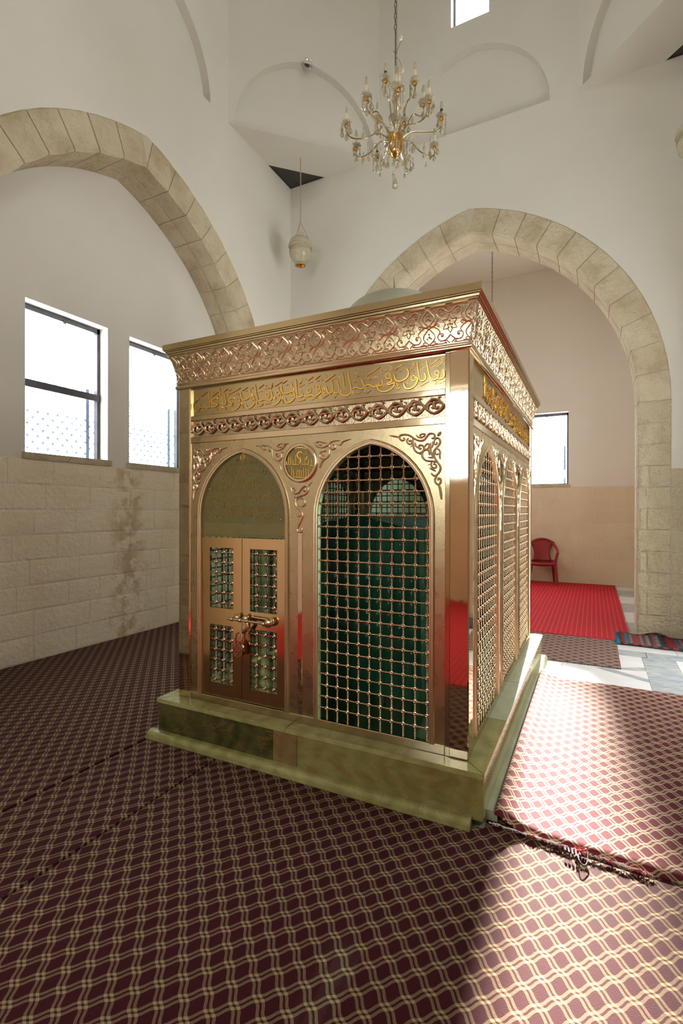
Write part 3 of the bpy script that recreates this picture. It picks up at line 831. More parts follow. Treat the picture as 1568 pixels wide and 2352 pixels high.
WORDS = [[[[[-1240,21480],[-1160,21300],[-1180,21090],[-1310,21020],[-1480,21050]],17],[[[-1410,21270],[-1460,21210],[-1540,21210],[-1600,21270],[-1610,21350],[-1570,21420],[-1490,21430],[-1430,21380],[-1410,21290]],14],[[[-1430,21240],[-1500,21080],[-1650,21010],[-1780,21030]],18],[[[-2060,22010],[-2010,21740],[-1920,21300],[-1780,21020]],15],[[[-1700,21650],[-1590,21670]],16],[[[-1550,21640],[-1430,21660]],16],[[[-1410,20810],[-1290,20830]],16],[[[-1220,20870],[-1110,20890]],16],[[[-1190,21970],[-1220,21940],[-1260,21940],[-1290,21970],[-1290,22010],[-1270,22040],[-1240,22050],[-1200,22020],[-1190,21980]],7],[[[-1190,21940],[-1270,21800],[-1390,21700]],8],[[[-1420,22030],[-1630,21890],[-1870,21720]],9],[[[-1840,21980],[-1850,21810]],7],[[[-1620,20930],[-1590,20840],[-1620,20780]],8],[[[-2170,21400],[-2090,21200],[-2150,21070],[-2280,21020],[-2400,21100]],17],[[[-2540,22020],[-2510,21680],[-2400,21100]],15],[[[-2410,21590],[-2290,21610]],16],[[[-2250,21650],[-2130,21670]],16],[[[-2260,21950],[-2280,21840],[-2180,21810]],8],[[[-1940,20960],[-2160,20880],[-2380,20760]],8],[[[-2400,21100],[-2500,21180]],14],[[[-2620,21160],[-2670,21090],[-2760,21090],[-2830,21150],[-2850,21250],[-2800,21320],[-2710,21330],[-2640,21270],[-2610,21180]],13],[[[-2590,21260],[-2520,21100],[-2630,20870],[-2880,20720],[-3110,20730],[-3220,20870],[-3250,21050]],18],[[[-3040,21070],[-3050,20980],[-2990,20950]],8],[[[-2670,21910],[-2700,21880],[-2740,21880],[-2770,21910],[-2780,21950],[-2750,21980],[-2710,21990],[-2680,21960],[-2670,21920]],7],[[[-2670,21870],[-2770,21730],[-2900,21640]],8],[[[-2810,21540],[-2690,21560]],9],[[[-3000,22000],[-2990,21870]],7],[[[-3100,21780],[-3000,21550],[-3060,21310],[-3290,21170],[-3530,21140],[-3710,21280],[-3780,21580]],18],[[[-3500,21660],[-3370,21680]],16],[[[-3270,21990],[-3460,21910],[-3720,21770]],9],[[[-3680,21060],[-3530,20950],[-3620,20850],[-3460,20810],[-3530,20750],[-3640,20760]],8]],[[[[-3980,21430],[-4040,21360],[-4140,21350],[-4220,21420],[-4240,21530],[-4180,21610],[-4090,21620],[-4000,21550],[-3980,21450]],16],[[[-3970,21400],[-3900,21190],[-4160,21110],[-4070,21030],[-3780,21090],[-3810,20920],[-4020,20760],[-4310,20700],[-4550,20770],[-4690,20920],[-4730,21060]],18],[[[-4300,21750],[-4180,21770]],16],[[[-4450,21910],[-4500,21750],[-4420,21650]],8],[[[-4070,21990],[-3900,21920],[-4000,21780],[-3830,21780]],9]],[[[[-4480,21330],[-4400,21140],[-4520,21020],[-4650,21210],[-4620,21010],[-4770,21110],[-4790,21000],[-4940,21030],[-5190,21160],[-5330,21130],[-5480,21100]],16],[[[-5640,21550],[-5530,21290],[-5460,21100],[-5580,20990],[-5890,21080],[-6040,21060],[-6170,21040]],17],[[[-6400,22010],[-6360,21620],[-6220,21050],[-6270,20820],[-6500,20710],[-6760,20780],[-6920,20910]],17],[[[-4580,22020],[-4940,21830],[-5380,21600],[-5190,21470]],9],[[[-5190,21420],[-4990,21520],[-4940,21440],[-4820,21560],[-4780,21470],[-4670,21600]],9],[[[-6020,20770],[-5890,20790]],16],[[[-5820,20780],[-5690,20800]],16],[[[-5500,20780],[-5370,20810]],16],[[[-5090,20850],[-5330,20720]],8],[[[-4910,20860],[-4890,20720]],8],[[[-5540,21970],[-5540,21790],[-5470,21740]],8],[[[-6040,21920],[-5840,21830],[-5940,21660],[-5790,21690]],8],[[[-6120,21430],[-5960,21480],[-6040,21370]],8]],[[[[-6760,22010],[-6680,21510],[-6620,20970]],14],[[[-7090,21630],[-6960,21130],[-7020,20920],[-7180,20920],[-7310,21050]],17],[[[-7420,21670],[-7350,21120],[-7450,20950],[-7630,20990],[-7710,21160],[-7770,21400]],17],[[[-7710,21160],[-7930,21330],[-7960,21090],[-7800,20980]],14],[[[-7210,21950],[-7500,21800],[-7870,21590],[-7800,21550]],9],[[[-7370,21760],[-7300,21680],[-7250,21760],[-7180,21680]],9],[[[-6970,21870],[-7000,21740]],7],[[[-7630,20870],[-7960,20710]],8],[[[-7310,20860],[-7150,20800],[-7260,20670]],8],[[[-6500,21540],[-6480,21350]],7],[[[-8070,21820],[-8010,21670]],7],[[[-7770,22000],[-7760,21850]],7]],[[[[-8130,21290],[-8190,21220],[-8280,21220],[-8360,21280],[-8380,21380],[-8330,21450],[-8230,21460],[-8150,21400],[-8120,21310]],15],[[[-8130,21250],[-8100,21060],[-8300,20940],[-8490,20880],[-8680,20980],[-8790,20950],[-9020,20940],[-9240,21010]],17],[[[-8720,21190],[-8780,21130],[-8870,21120],[-8940,21180],[-8960,21270],[-8910,21340],[-8820,21350],[-8740,21290],[-8720,21210]],13],[[[-9300,21140],[-9270,21000],[-9470,20940],[-9610,21020]],16],[[[-9730,21990],[-9670,21470],[-9600,21020]],15],[[[-9830,21130],[-9890,21060],[-9990,21060],[-10080,21130],[-10100,21220],[-10040,21300],[-9940,21310],[-9850,21250],[-9820,21150]],14],[[[-9790,21190],[-9810,20950],[-10020,20750],[-10280,20690],[-10410,20810],[-10440,20990]],18],[[[-10080,21830],[-9960,21550],[-10080,21320],[-10370,21240],[-10630,21330],[-10700,21710]],17],[[[-8360,21710],[-8210,21730]],16],[[[-8970,21640],[-8820,21660]],16],[[[-8780,21700],[-8640,21720]],16],[[[-9520,21520],[-9370,21540]],16],[[[-9330,21580],[-9180,21610]],16],[[[-8700,20710],[-8550,20730]],16],[[[-8490,20770],[-8340,20790]],16],[[[-10420,21720],[-10260,21740]],16],[[[-8140,22010],[-8450,21810]],8],[[[-8600,21990],[-8930,21800]],8],[[[-10340,21980],[-10660,21820]],8],[[[-9690,20710],[-9300,20730],[-9120,20780],[-9190,20880]],9],[[[-9330,21970],[-9360,21800],[-9500,21690]],8],[[[-9080,21940],[-9050,21880]],8],[[[-8160,20880],[-8160,20710]],7],[[[-8540,21540],[-8530,21390]],7],[[[-9360,21340],[-9350,21190]],7],[[[-10660,20930],[-10570,20680]],7]],[[[[-10800,21260],[-10870,21200],[-10960,21200],[-11040,21260],[-11060,21350],[-11000,21420],[-10910,21430],[-10830,21370],[-10800,21280]],13],[[[-10780,21340],[-10720,21090],[-10870,20830],[-11170,20660],[-11380,20730]],17],[[[-11400,21460],[-11320,21150],[-11440,20960],[-11620,20980],[-11900,21060],[-12150,21000],[-12360,21030]],16],[[[-11540,21240],[-11600,21170],[-11700,21170],[-11780,21230],[-11800,21320],[-11740,21390],[-11650,21400],[-11560,21350],[-11530,21260]],13],[[[-12570,21990],[-12490,21470],[-12360,21030]],15],[[[-12650,21150],[-12720,21080],[-12820,21080],[-12900,21140],[-12920,21240],[-12860,21310],[-12760,21320],[-12670,21260],[-12650,21170]],13],[[[-12620,21180],[-12600,20920],[-12840,20690],[-13120,20640],[-13270,20880]],17],[[[-12980,21780],[-12900,21520],[-12990,21290],[-13310,21170],[-13570,21330],[-13620,21640]],17],[[[-11920,21650],[-11760,21670]],16],[[[-11700,21660],[-11550,21690]],16],[[[-12370,21530],[-12200,21550]],16],[[[-12200,21540],[-12040,21560]],16],[[[-11830,20750],[-11670,20780]],16],[[[-11610,20770],[-11450,20790]],16],[[[-13330,21690],[-13170,21710]],16],[[[-10660,21950],[-11170,21730]],9],[[[-11320,21950],[-11470,21620],[-11320,21800]],8],[[[-11960,21930],[-12320,21730]],8],[[[-13120,21900],[-13530,21730]],8],[[[-12580,20690],[-12210,20690],[-12020,20790],[-12120,20860]],9],[[[-11810,21880],[-11780,21800]],8],[[[-12840,21790],[-12710,21830]],8],[[[-11140,21130],[-11110,20930]],7],[[[-10900,21700],[-10880,21500]],7],[[[-12430,20960],[-12380,20800]],7]],[[[[-13710,21150],[-13770,21090],[-13870,21090],[-13940,21150],[-13960,21230],[-13910,21300],[-13810,21310],[-13730,21260],[-13700,21170]],12],[[[-13700,21210],[-13670,20970],[-13860,20730],[-14130,20640],[-14310,20770]],16],[[[-14130,21360],[-14390,21360],[-14530,21210],[-14260,21030],[-14520,21000],[-14660,21070],[-14420,20910],[-14230,20920]],15],[[[-14890,21720],[-14790,21290],[-14760,21050],[-15030,21000]],16],[[[-15270,22080],[-15210,21550],[-15160,20960],[-15060,20890]],15],[[[-13660,21920],[-14130,21750],[-14610,21590],[-14530,21530]],9],[[[-14660,21970],[-15000,21780],[-14860,21720]],9],[[[-13960,21570],[-13870,21620],[-13800,21480]],8],[[[-14530,21840],[-14390,21880]],8],[[[-14830,20870],[-14760,20680]],7],[[[-15500,20880],[-15460,20720]],7],[[[-13540,20910],[-13440,20690]],8],[[[-15400,21670],[-15370,21510]],7]],[[[[-15470,21490],[-15750,21470],[-15920,21320],[-15610,21160],[-15400,21090],[-15640,20950],[-15990,20980],[-16340,20960],[-16510,21190]],16],[[[-16140,22040],[-16090,21530],[-16010,20980]],15],[[[-16510,21190],[-16580,20980],[-16870,21120],[-16940,21290]],15],[[[-16800,21050],[-17150,20760],[-17340,20910],[-17410,21330]],16],[[[-16710,20710],[-16530,20740]],16],[[[-16500,20720],[-16320,20750]],16],[[[-16270,21950],[-16780,21710]],9],[[[-15370,21870],[-15890,21620]],9],[[[-17340,21930],[-17300,21590]],7],[[[-16930,21590],[-16980,21540],[-17050,21540],[-17110,21590],[-17130,21650],[-17080,21700],[-17010,21700],[-16950,21660],[-16930,21600]],8],[[[-17080,21520],[-17300,21320]],8],[[[-16590,21520],[-16480,21460]],8],[[[-16090,20770],[-15950,20710]],8],[[[-15780,21930],[-15760,21790]],7]]]
MEDAL = [[[[-10280,17330],[-10280,17160]],18],[[[-10140,17590],[-10140,17140]],18],[[[-10000,17610],[-10000,17140]],18],[[[-9840,17400],[-9840,17130]],18],[[[-9670,17640],[-9670,17120]],18],[[[-9310,17550],[-9310,17110]],18],[[[-9070,17370],[-9070,17130]],18],[[[-8830,17360],[-8830,17100]],18],[[[-8610,17380],[-8610,17040]],18],[[[-8450,17340],[-8450,17030]],18],[[[-9940,16990],[-9940,16410]],18],[[[-9800,16880],[-9800,16410]],18],[[[-9570,16800],[-9570,16420]],18],[[[-9430,16860],[-9430,16410]],18],[[[-9290,16790],[-9290,16340]],18],[[[-9150,16920],[-9150,16390]],18],[[[-8990,16880],[-8990,16380]],18],[[[-8830,16880],[-8830,16380]],18],[[[-10330,17160],[-10000,17140]],16],[[[-9880,17120],[-9470,17090]],16],[[[-9430,17140],[-9350,17380],[-9510,17520],[-9570,17670],[-9470,17800],[-9310,17810],[-9250,17720]],16],[[[-9250,17120],[-8790,17090]],16],[[[-9070,17370],[-8950,17430],[-8910,17600]],16],[[[-8750,17030],[-8430,17010]],16],[[[-9130,17750],[-9110,17640]],16],[[[-8970,17810],[-8950,17670]],16],[[[-9980,16410],[-9350,16380]],16],[[[-9470,16800],[-9630,16630]],16],[[[-9430,16360],[-8790,16380]],16],[[[-9760,18040],[-9430,18070],[-8910,17990]],16],[[[-9670,18160],[-9630,18050]],16],[[[-9470,18180],[-9450,18070]],16],[[[-9270,18150],[-9250,18060]],16],[[[-9070,18090],[-9050,18020]],16]]
SPAN = [[[[-4000,18380],[-3660,18310],[-3470,18250],[-3420,18150],[-3300,18080],[-3200,18120],[-3200,18190],[-3270,18200]],20],[[[-3460,18250],[-3410,18350],[-3240,18380],[-3030,18360],[-2860,18280],[-2720,18180],[-2540,18070],[-2330,18010],[-2150,18050],[-2030,18180],[-1910,18310],[-1750,18340],[-1640,18290],[-1610,18190],[-1670,18100],[-1790,18100]],22],[[[-2970,18200],[-3060,18070],[-3010,17930],[-2890,17870],[-2800,17930],[-2840,18050],[-2930,18040],[-2920,17980]],18],[[[-2740,18180],[-2730,17930],[-2680,17650],[-2560,17470],[-2390,17400],[-2230,17470],[-2150,17620],[-2230,17760],[-2370,17790],[-2430,17720],[-2370,17610],[-2290,17650]],22],[[[-2620,17960],[-2580,17760],[-2450,17640]],18],[[[-2580,18330],[-2460,18200],[-2290,18170],[-2170,18230],[-2110,18320],[-2210,18350],[-2370,18300],[-2310,18220]],18],[[[-1610,18030],[-1500,18100],[-1380,18040],[-1330,17900],[-1400,17750],[-1540,17590],[-1650,17440],[-1660,17290],[-1590,17090],[-1460,16890],[-1340,16720],[-1320,16560],[-1400,16390],[-1550,16240],[-1690,16270],[-1790,16390]],22],[[[-1600,18030],[-1650,17900],[-1590,17780],[-1500,17840],[-1540,17910]],18],[[[-1480,18200],[-1390,18270],[-1300,18400]],30],[[[-1570,17570],[-1420,17540],[-1340,17390],[-1360,17230],[-1340,17040]],20],[[[-1570,17510],[-1590,17360],[-1500,17280],[-1420,17350]],18],[[[-2130,17700],[-2010,17830],[-1890,17800],[-1910,17650],[-2050,17560]],20],[[[-1890,17260],[-1890,17450],[-2010,17550],[-2170,17510],[-2260,17360],[-2210,17160],[-2070,17020],[-1890,16980],[-1530,16950]],22],[[[-1810,17910],[-1830,17600],[-1770,17330],[-1710,17150],[-1970,17170]],20],[[[-1750,16940],[-1790,16790],[-1710,16650],[-1570,16630],[-1530,16740],[-1630,16820],[-1690,16770]],20],[[[-1460,16910],[-1590,16920],[-1670,16840]],18],[[[-1870,16640],[-1690,16540],[-1550,16460]],22],[[[-1490,16220],[-1590,16090],[-1570,15920],[-1430,15800],[-1320,15890],[-1310,16050],[-1410,16110],[-1460,15990]],22],[[[-1430,15800],[-1350,15660],[-1300,15390],[-1270,15050]],26],[[[-1850,16830],[-1950,16780]],24],[[[-2330,17380],[-2390,17320]],24],[[[-2780,17810],[-2860,17720]],22],[[[-1730,17950],[-1710,17750],[-1790,17600]],16]]
MSC = [[[[[-12480,18350],[-12130,18280],[-11950,18110],[-11780,18100],[-11740,18180],[-11850,18230]],14],[[[-12130,18330],[-11610,18300],[-11300,18160],[-11090,18020],[-10790,17990],[-10540,18100],[-10370,18320],[-10150,18340]],14],[[[-10960,18160],[-10790,18340],[-10540,18350],[-10370,18270]],12],[[[-10880,18210],[-10750,18150],[-10630,18210]],12],[[[-11300,18160],[-11280,17820],[-11130,17490],[-10880,17380],[-10670,17470],[-10620,17680],[-10670,17860],[-10500,17830]],14],[[[-10880,17380],[-10750,17120],[-10640,16840]],16],[[[-11050,17630],[-10900,17620],[-10840,17760],[-10960,17800],[-11050,17700]],12],[[[-11610,18020],[-11430,17970],[-11390,18080],[-11520,18080]],14]],[[[[-6210,18340],[-6650,18250],[-6830,18060],[-6980,18120],[-6950,18200]],14],[[[-6870,18310],[-7250,18300],[-7470,18200],[-7510,18000],[-7360,17860],[-7170,17910],[-7190,18080],[-7360,18110]],14],[[[-7510,18150],[-7890,17990],[-8240,18040],[-8360,18220],[-8200,18330],[-7930,18260],[-7660,18210]],14],[[[-8200,18190],[-8090,18120],[-7990,18180]],12],[[[-8550,18300],[-8400,18200]],16],[[[-7510,17870],[-7550,17530],[-7740,17370],[-8010,17370],[-8120,17560],[-8010,17760],[-7780,17780],[-7700,17880]],14],[[[-7990,17550],[-7850,17550],[-7850,17670]],12],[[[-7740,17370],[-8010,17150],[-8120,16850]],16]],[[[[-10270,16120],[-10000,15840],[-9910,15590],[-9710,15470],[-9470,15520],[-9340,15690],[-9100,15860],[-8900,15820],[-8860,15610],[-9060,15410],[-9420,15310],[-9630,15240],[-9830,15350]],16],[[[-8630,16080],[-8860,15870]],16],[[[-9910,15700],[-9830,15800],[-9710,15690],[-9790,15630]],13],[[[-9180,15600],[-9060,15680],[-9100,15550]],14],[[[-9630,15240],[-9690,14960],[-9590,14690],[-9340,14480],[-9220,14270],[-9300,14000],[-9460,13720],[-9580,13470],[-9500,13300],[-9300,13310],[-9260,13550]],18],[[[-9670,15100],[-9420,15220],[-9140,15130],[-9060,14930],[-9180,14740],[-9380,14790],[-9440,14960]],14],[[[-9590,14340],[-9460,14170],[-9380,14340]],16]]]
U = 1e-4
# ------------------------------------------------------------------ onyx plinth
W_, L_, ZB = 1.843, 2.668, .252
BO = .096
pl = thing('marble_plinth', 'green veined onyx plinth carrying the gilded shrine', 'plinth', (-.92, 1.33, 0))
PI_ = Matrix.Translation((.92, -1.33, 0))
def ppart(name, mb, mat): return put(name, mb, mat, pl, PI_)
core = MB(); core.box(-W_-BO+.02, BO-.02, -BO+.02, L_+BO-.02, .0, ZB-.02); ppart('core', core, 'onyx_dark')
def slab(name, x0, x1, y0, y1, z0, z1, mat, c=.003):
    mb = MB(); mb.cbox(x0, x1, y0, y1, z0, z1, c); ppart(name, mb, mat)
X0, X1, Y0, Y1 = -W_-BO, BO, -BO, L_+BO
zt = .226
for a, b, m in ((X0, -1.06, 'onyx_dark'), (-1.059, -.90, 'onyx_rust'), (-.899, X1, 'onyx_olive')): slab('front_slab', a, b, Y0, Y0+.02, .03, zt, m)
for a, b in ((Y0+.021, .62), (.621, 1.36), (1.361, 2.02), (2.021, Y1-.021)):
    slab('side_slab', X1-.02, X1, a, b, .03, zt, 'onyx_side'); slab('side_slab', X0, X0+.02, a, b, .03, zt, 'onyx_dark')
slab('rear_slab', X0, X1, Y1-.02, Y1, .03, zt, 'onyx_olive')
tw = BO+.03
def top(poly, mat):
    mb = MB(); n = len(poly); c = Vector((sum(p[0] for p in poly)/n, sum(p[1] for p in poly)/n))
    ins = [tuple(Vector(p)+(c-Vector(p)).normalized()*.005) for p in poly]
    mb.add([(x, y, zt+.001) for x, y in poly]+[(x, y, ZB-.004) for x, y in poly]+[(x, y, ZB) for x, y in ins],
           [tuple(range(n))[::-1], tuple(range(2*n, 3*n))]+[(i, (i+1) % n, n+(i+1) % n, n+i) for i in range(n)]+[(n+i, n+(i+1) % n, 2*n+(i+1) % n, 2*n+i) for i in range(n)])
    ppart('top_slab', mb, mat)
e = .006
XA, XB, YA, YB_ = X0-e, X1+e, Y0-e, Y1+e
top([(XA, YA), (-.975, YA), (-.975, YA+tw), (XA+tw, YA+tw)], 'onyx_light'); top([(-.973, YA), (XB, YA), (XB-tw, YA+tw), (-.973, YA+tw)], 'onyx_light')
ys = [YA, .55, 1.25, 1.95, YB_]
for i in range(4):
    a, b = ys[i], ys[i+1]-.002
    top([(XB, a), (XB, b), (XB-tw, b-(tw if i == 3 else 0)), (XB-tw, a+(tw if i == 0 else 0))], 'onyx_pale' if i else 'onyx_light')
    top([(XA, a), (XA+tw, a+(tw if i == 0 else 0)), (XA+tw, b-(tw if i == 3 else 0)), (XA, b)], 'onyx_light')
top([(XA, YB_), (XA+tw, YB_-tw), (XB-tw, YB_-tw), (XB, YB_)], 'onyx_light')
def step(x0, x1, y0, y1, name='foot_moulding', mat='onyx_light'):
    ax = 0 if x1-x0 > y1-y0 else 1
    t = (y1-y0) if ax == 0 else (x1-x0)
    out = (y0 < 1 if ax == 0 else x0 < -1)
    pr = [(t, -.004), (0, -.004), (0, .026), (.003, .036), (.010, .045), (.020, .050), (.034, .052), (t, .052)]
    if not out: pr = [(t-q, z) for q, z in pr]
    mb = MB()
    if ax == 0: mb.prism([(y0+q, z) for q, z in pr], x0, x1, lambda u, v, w: (w, u, v))
    else: mb.prism([(x0+q, z) for q, z in pr], y0, y1, lambda u, v, w: (u, w, v))
    ppart(name, mb, mat)
step(X0-.05, -.95, Y0-.05, Y0+.005); step(-.949, -.2, Y0-.05, Y0+.005); step(-.199, .046, Y0-.05, Y0+.005)
step(X0-.05, X0+.005, Y0+.006, Y1+.05); step(X1-.005, X1+.05, -.02, Y1+.05, mat='onyx_pale'); step(X0+.006, X1-.006, Y1-.005, Y1+.05)

# ------------------------------------------------------------------ the gilded shrine
SHL = Vector((-.92, 1.33, ZB))
shrine = thing('shrine', 'gilded metal tomb enclosure with lattice windows, carved cornice and calligraphy band', 'shrine', SHL)
SI = Matrix.Translation(-SHL)
FACE = {'front': RX, 'right': RZ(pi/2) @ RX, 'back': Matrix.Translation((0, L_, 0)) @ RZ(pi) @ RX, 'left': Matrix.Translation((-W_, L_, 0)) @ RZ(-pi/2) @ RX}
# every face is drawn in its own (u, v, w): along the face, up, outwards
def spart(name, mb, mat, face=None, parent=None, label=None, du=0, dv=0, smoothed=False, extra=None):
    if isinstance(mb, MB): mb = mb.mesh(name, smoothed)
    if name in ('upright_bar', 'cross_bar'): mb.shade_smooth()
    m = (FACE[face] if face else Matrix.Identity(4)) @ Matrix.Translation((du, dv, 0))
    if extra is not None: m = m @ extra
    loc = SI @ m
    if parent is None:
        o = put(name, mb, mat, shrine, loc, label)
    else:
        o = put(name, mb, mat, parent, MLOC[parent.name].inverted() @ loc, label)
    MLOC[o.name] = loc
    return o
MLOC = {}
V_BOT, V_AR, V_R2, V_SC, V_R1, V_TX = .295, 1.877, 1.915, 2.02, 2.05, 2.226
A_SPR, A_RISE = 1.42, .385
def ubox(u0, u1, v0, v1, w0, w1, c=.0025):
    mb = MB(); mb.cbox(u0, u1, v0, v1, w0, w1, c); return mb
# corner pillars
for (x, y) in ((-.078, 0), (-W_, 0), (-.078, L_-.078), (-W_, L_-.078)):
    mb = MB(); mb.cbox(x-.010, x+.078+.010, y-.010, y+.078+.010, ZB, 2.232, .006); spart('corner_pillar', mb, 'gold_polished')
def faces_common(face, u0, u1):
    """rails, edge strips and band grounds between u0 and u1"""
    for a, b in ((u0, u0+.022), (u1-.03, u1)): spart('edge_strip', ubox(a, b, ZB, 2.226, -.02, .007), 'gold_bright', face)
    a, b = u0+.022, u1-.03
    spart('bottom_rail', ubox(a, b, ZB, V_BOT, -.03, .005), 'gold_bright', face)
    spart('rail', ubox(a, b, V_AR, V_R2, -.02, .005), 'gold_bright', face)
    spart('rail', ubox(a, b, V_SC, V_R1, -.02, .005), 'gold_bright', face)
    sc = spart('scroll_band', ubox(a, b, V_R2, V_SC, -.02, -.008, .001), 'gold_hammered', face)
    tx = spart('calligraphy_panel', ubox(a, b, V_R1, V_TX, -.02, -.008, .001), 'gold_satin', face)
    return a, b, sc, tx
# vine scroll unit (length .422 along u, height .10)
def vine():
    mb = MB(); P = .422; h = .034
    for sg in (1, -1):
        pts = [(P*(i/24-.5), sg*h*math.sin(2*pi*2*i/24), .003+.004*math.cos(2*pi*4*i/24)*sg) for i in range(25)]
        mb.tube(catmull(pts, 2), .0068, 7)
        mb.tube([(p[0], p[1], p[2]+.005) for p in catmull(pts, 2)], .0028, 5)
    for k, c in enumerate((-.375, -.125, .125, .375)):
        for sg in (1, -1):
            strand(mb, spiral(P*c+sg*.012, 0, .026, pi/2*(1-sg)+.6, .95*sg, 10, .85), .0052, .004)
        strand(mb, [(P*c-.03, .020), (P*c-.012, .040), (P*c+.006, .036)], .0042, .003); strand(mb, [(P*c+.034, .022), (P*c+.022, .041), (P*c+.036, .046)], .0042, .003)
    for x, y, r in ((0, .012, .009), (-.016, -.006, .008), (.016, -.006, .008), (0, .032, .006), (-.211, .02, .009), (-.211, -.015, .009)): mb.sphere((x, y, .004), r, 8, 5)
    return mb.mesh('scroll', True)
VINE = vine()
def text_row(face, tx, u_shift, v_shift, words, mat, sx=1.0):
    for wd in words:
        mb = MB()
        us = [p[0]*U for st in wd for p in st[0]]; c = (min(us)+max(us))/2
        for st, w in wd: ribbon(mb, [((p[0]*U-c)*sx, p[1]*U+v_shift) for p in st], w*.00062*sx**.5, .0055, -.008)
        spart('inscription_word', mb, mat, face, tx, du=c*1.0+u_shift)
# arched bays
def arch_top(du, hw, spr, rise):
    Rr = (hw*hw+rise*rise)/(2*hw); c = hw-Rr; d = abs(du)
    return spr+math.sqrt(max(Rr*Rr-(d-c)**2, 0)) if d <= hw else spr
def arch_half(v, hw, spr, rise):
    if v <= spr: return hw
    Rr = (hw*hw+rise*rise)/(2*hw); c = hw-Rr; q = Rr*Rr-(v-spr)**2
    return max(0, c+math.sqrt(q)) if q > 0 else 0
def bar_prof(a, b, nodes, ball):
    """turned bar: small beads all along"""
    out = [(.0045, a)]; p = .0627/8; v = nodes[0]-p*80
    while v < b:
        for d, r in ((-.32, .0044), (0, .0064), (.32, .0044)):
            if a+.0005 < v+d*p < b-.0005: out.append((r, v+d*p))
        v += p
    out.append((.0045, b)); return out
def lattice(parent, face, ul, ur, vb, vtop, vhalf, ucs, vcs, w=-.012, n=7):
    """turned bars at ucs and vcs; vtop(u) and vhalf(v) bound them"""
    for u in ucs:
        t = vtop(u)
        if t-vb < .05: continue
        mb = MB(); mb.lathe(bar_prof(vb, t, vcs, True), n, (0, 0, w), 'y')
        for v in vcs:
            if vb+.01 < v < t-.008:
                mb.lathe([(.0110, -.003), (.0125, .002), (.0118, .006), (.0086, .0075), (.0084, .009), (.0080, .0125), (.0058, .0158), (.0025, .0176), (.0001, .018)], 9, (0, v, w), 'z', False)
        spart('upright_bar', mb, 'copper_gold', face, parent, du=u, smoothed=True)
    for v in vcs:
        a, b = vhalf(v)
        if b-a < .06: continue
        mb = MB(); mb.lathe(bar_prof(a, b, ucs, False), n, (0, 0, w), 'x'); spart('cross_bar', mb, 'copper_gold', face, parent, dv=v, smoothed=True)
def coarse_lattice(face, uc, hw, ph):
    mb = MB(); g = .0632
    for k in range(-5, 6):
        u = uc+k*g
        if abs(u-uc) < hw-.01: mb.tube([(u, V_BOT, -.012), (u, arch_top(u-uc, hw, A_SPR, A_RISE), -.012)], .0065, 5)
    v = .359
    while v < A_SPR+A_RISE-.03:
        h = arch_half(v, hw, A_SPR, A_RISE); mb.tube([(uc-h, v, -.012), (uc+h, v, -.012)], .0065, 5); v += .0627
    o = spart('lattice', mb, 'copper_gold', face); o['kind'] = 'stuff'
FRAME = [(-.006, -.03), (-.006, .004), (-.003, .010), (.003, .011), (.006, .006), (.009, .006), (.012, .012), (.018, .013), (.022, .008), (.024, -.004)]
def arch_frame(face, uc, hw, v0):
    mb = MB(); pts = [(uc-hw, v0)]+arch(hw, A_RISE, 12, uc, A_SPR)+[(uc+hw, v0)]
    sweep(mb, pts, FRAME); spart('arch_frame', mb, 'gold_relief', face, smoothed=True)
def bays(face, a, b, cs):
    """pierced sheet with openings of half width hw centred at cs"""
    mb = MB(); cur = a
    to = lambda u, v, w: (u, v, w)
    edges = [a]+[(c0[0]+c0[1]+c1[0]-c1[1])/2 for c0, c1 in zip(cs, cs[1:])]+[b]
    for (c, hw), l, r in zip(cs, edges, edges[1:]):
        pts = [(c-hw, V_BOT)]+arch(hw, A_RISE, 12, c, A_SPR)+[(c+hw, V_BOT)]
        arch_hole(mb, to, l, r, V_BOT, V_AR, pts, 0.0); soffit(mb, to, pts, 0.0, -.03)
    return spart('arcade_panel', mb, 'gold_panel', face)
metal('gold_panel', (.50, .41, .235), .30, .25, 130, .0015)
def pane(face, uc, hw, v0, mat, name='lattice_window', w=-.026):
    mb = MB(); pts = [(uc-hw, v0)]+arch(hw, A_RISE, 12, uc, A_SPR)+[(uc+hw, v0)]
    n = len(pts); mb.add([(u, v, w) for u, v in pts]+[(u, v, w-.003) for u, v in pts], [tuple(range(n)), tuple(range(n, 2*n))[::-1]]+[(i, (i+1) % n, n+(i+1) % n, n+i) for i in range(n)])
    return spart(name, mb, mat, face)
GX, GZ = .0632, .0627
ROWS = [.359+GZ*k for k in range(23)]
def grille_bay(face, uc, hw, phase=None):
    p = pane(face, uc, hw, V_BOT, 'lattice_glass')
    ph = uc if phase is None else phase
    ucs = [ph+GX*k for k in range(-14, 15) if abs(ph+GX*k-uc) < hw-.012]
    vcs = [v for v in ROWS if v < A_SPR+A_RISE-.04]
    lattice(p, face, uc-hw, uc+hw, V_BOT, lambda u: arch_top(u-uc, hw, A_SPR, A_RISE), lambda v: (uc-arch_half(v, hw, A_SPR, A_RISE), uc+arch_half(v, hw, A_SPR, A_RISE)), ucs, vcs)
    arch_frame(face, uc, hw, V_BOT)
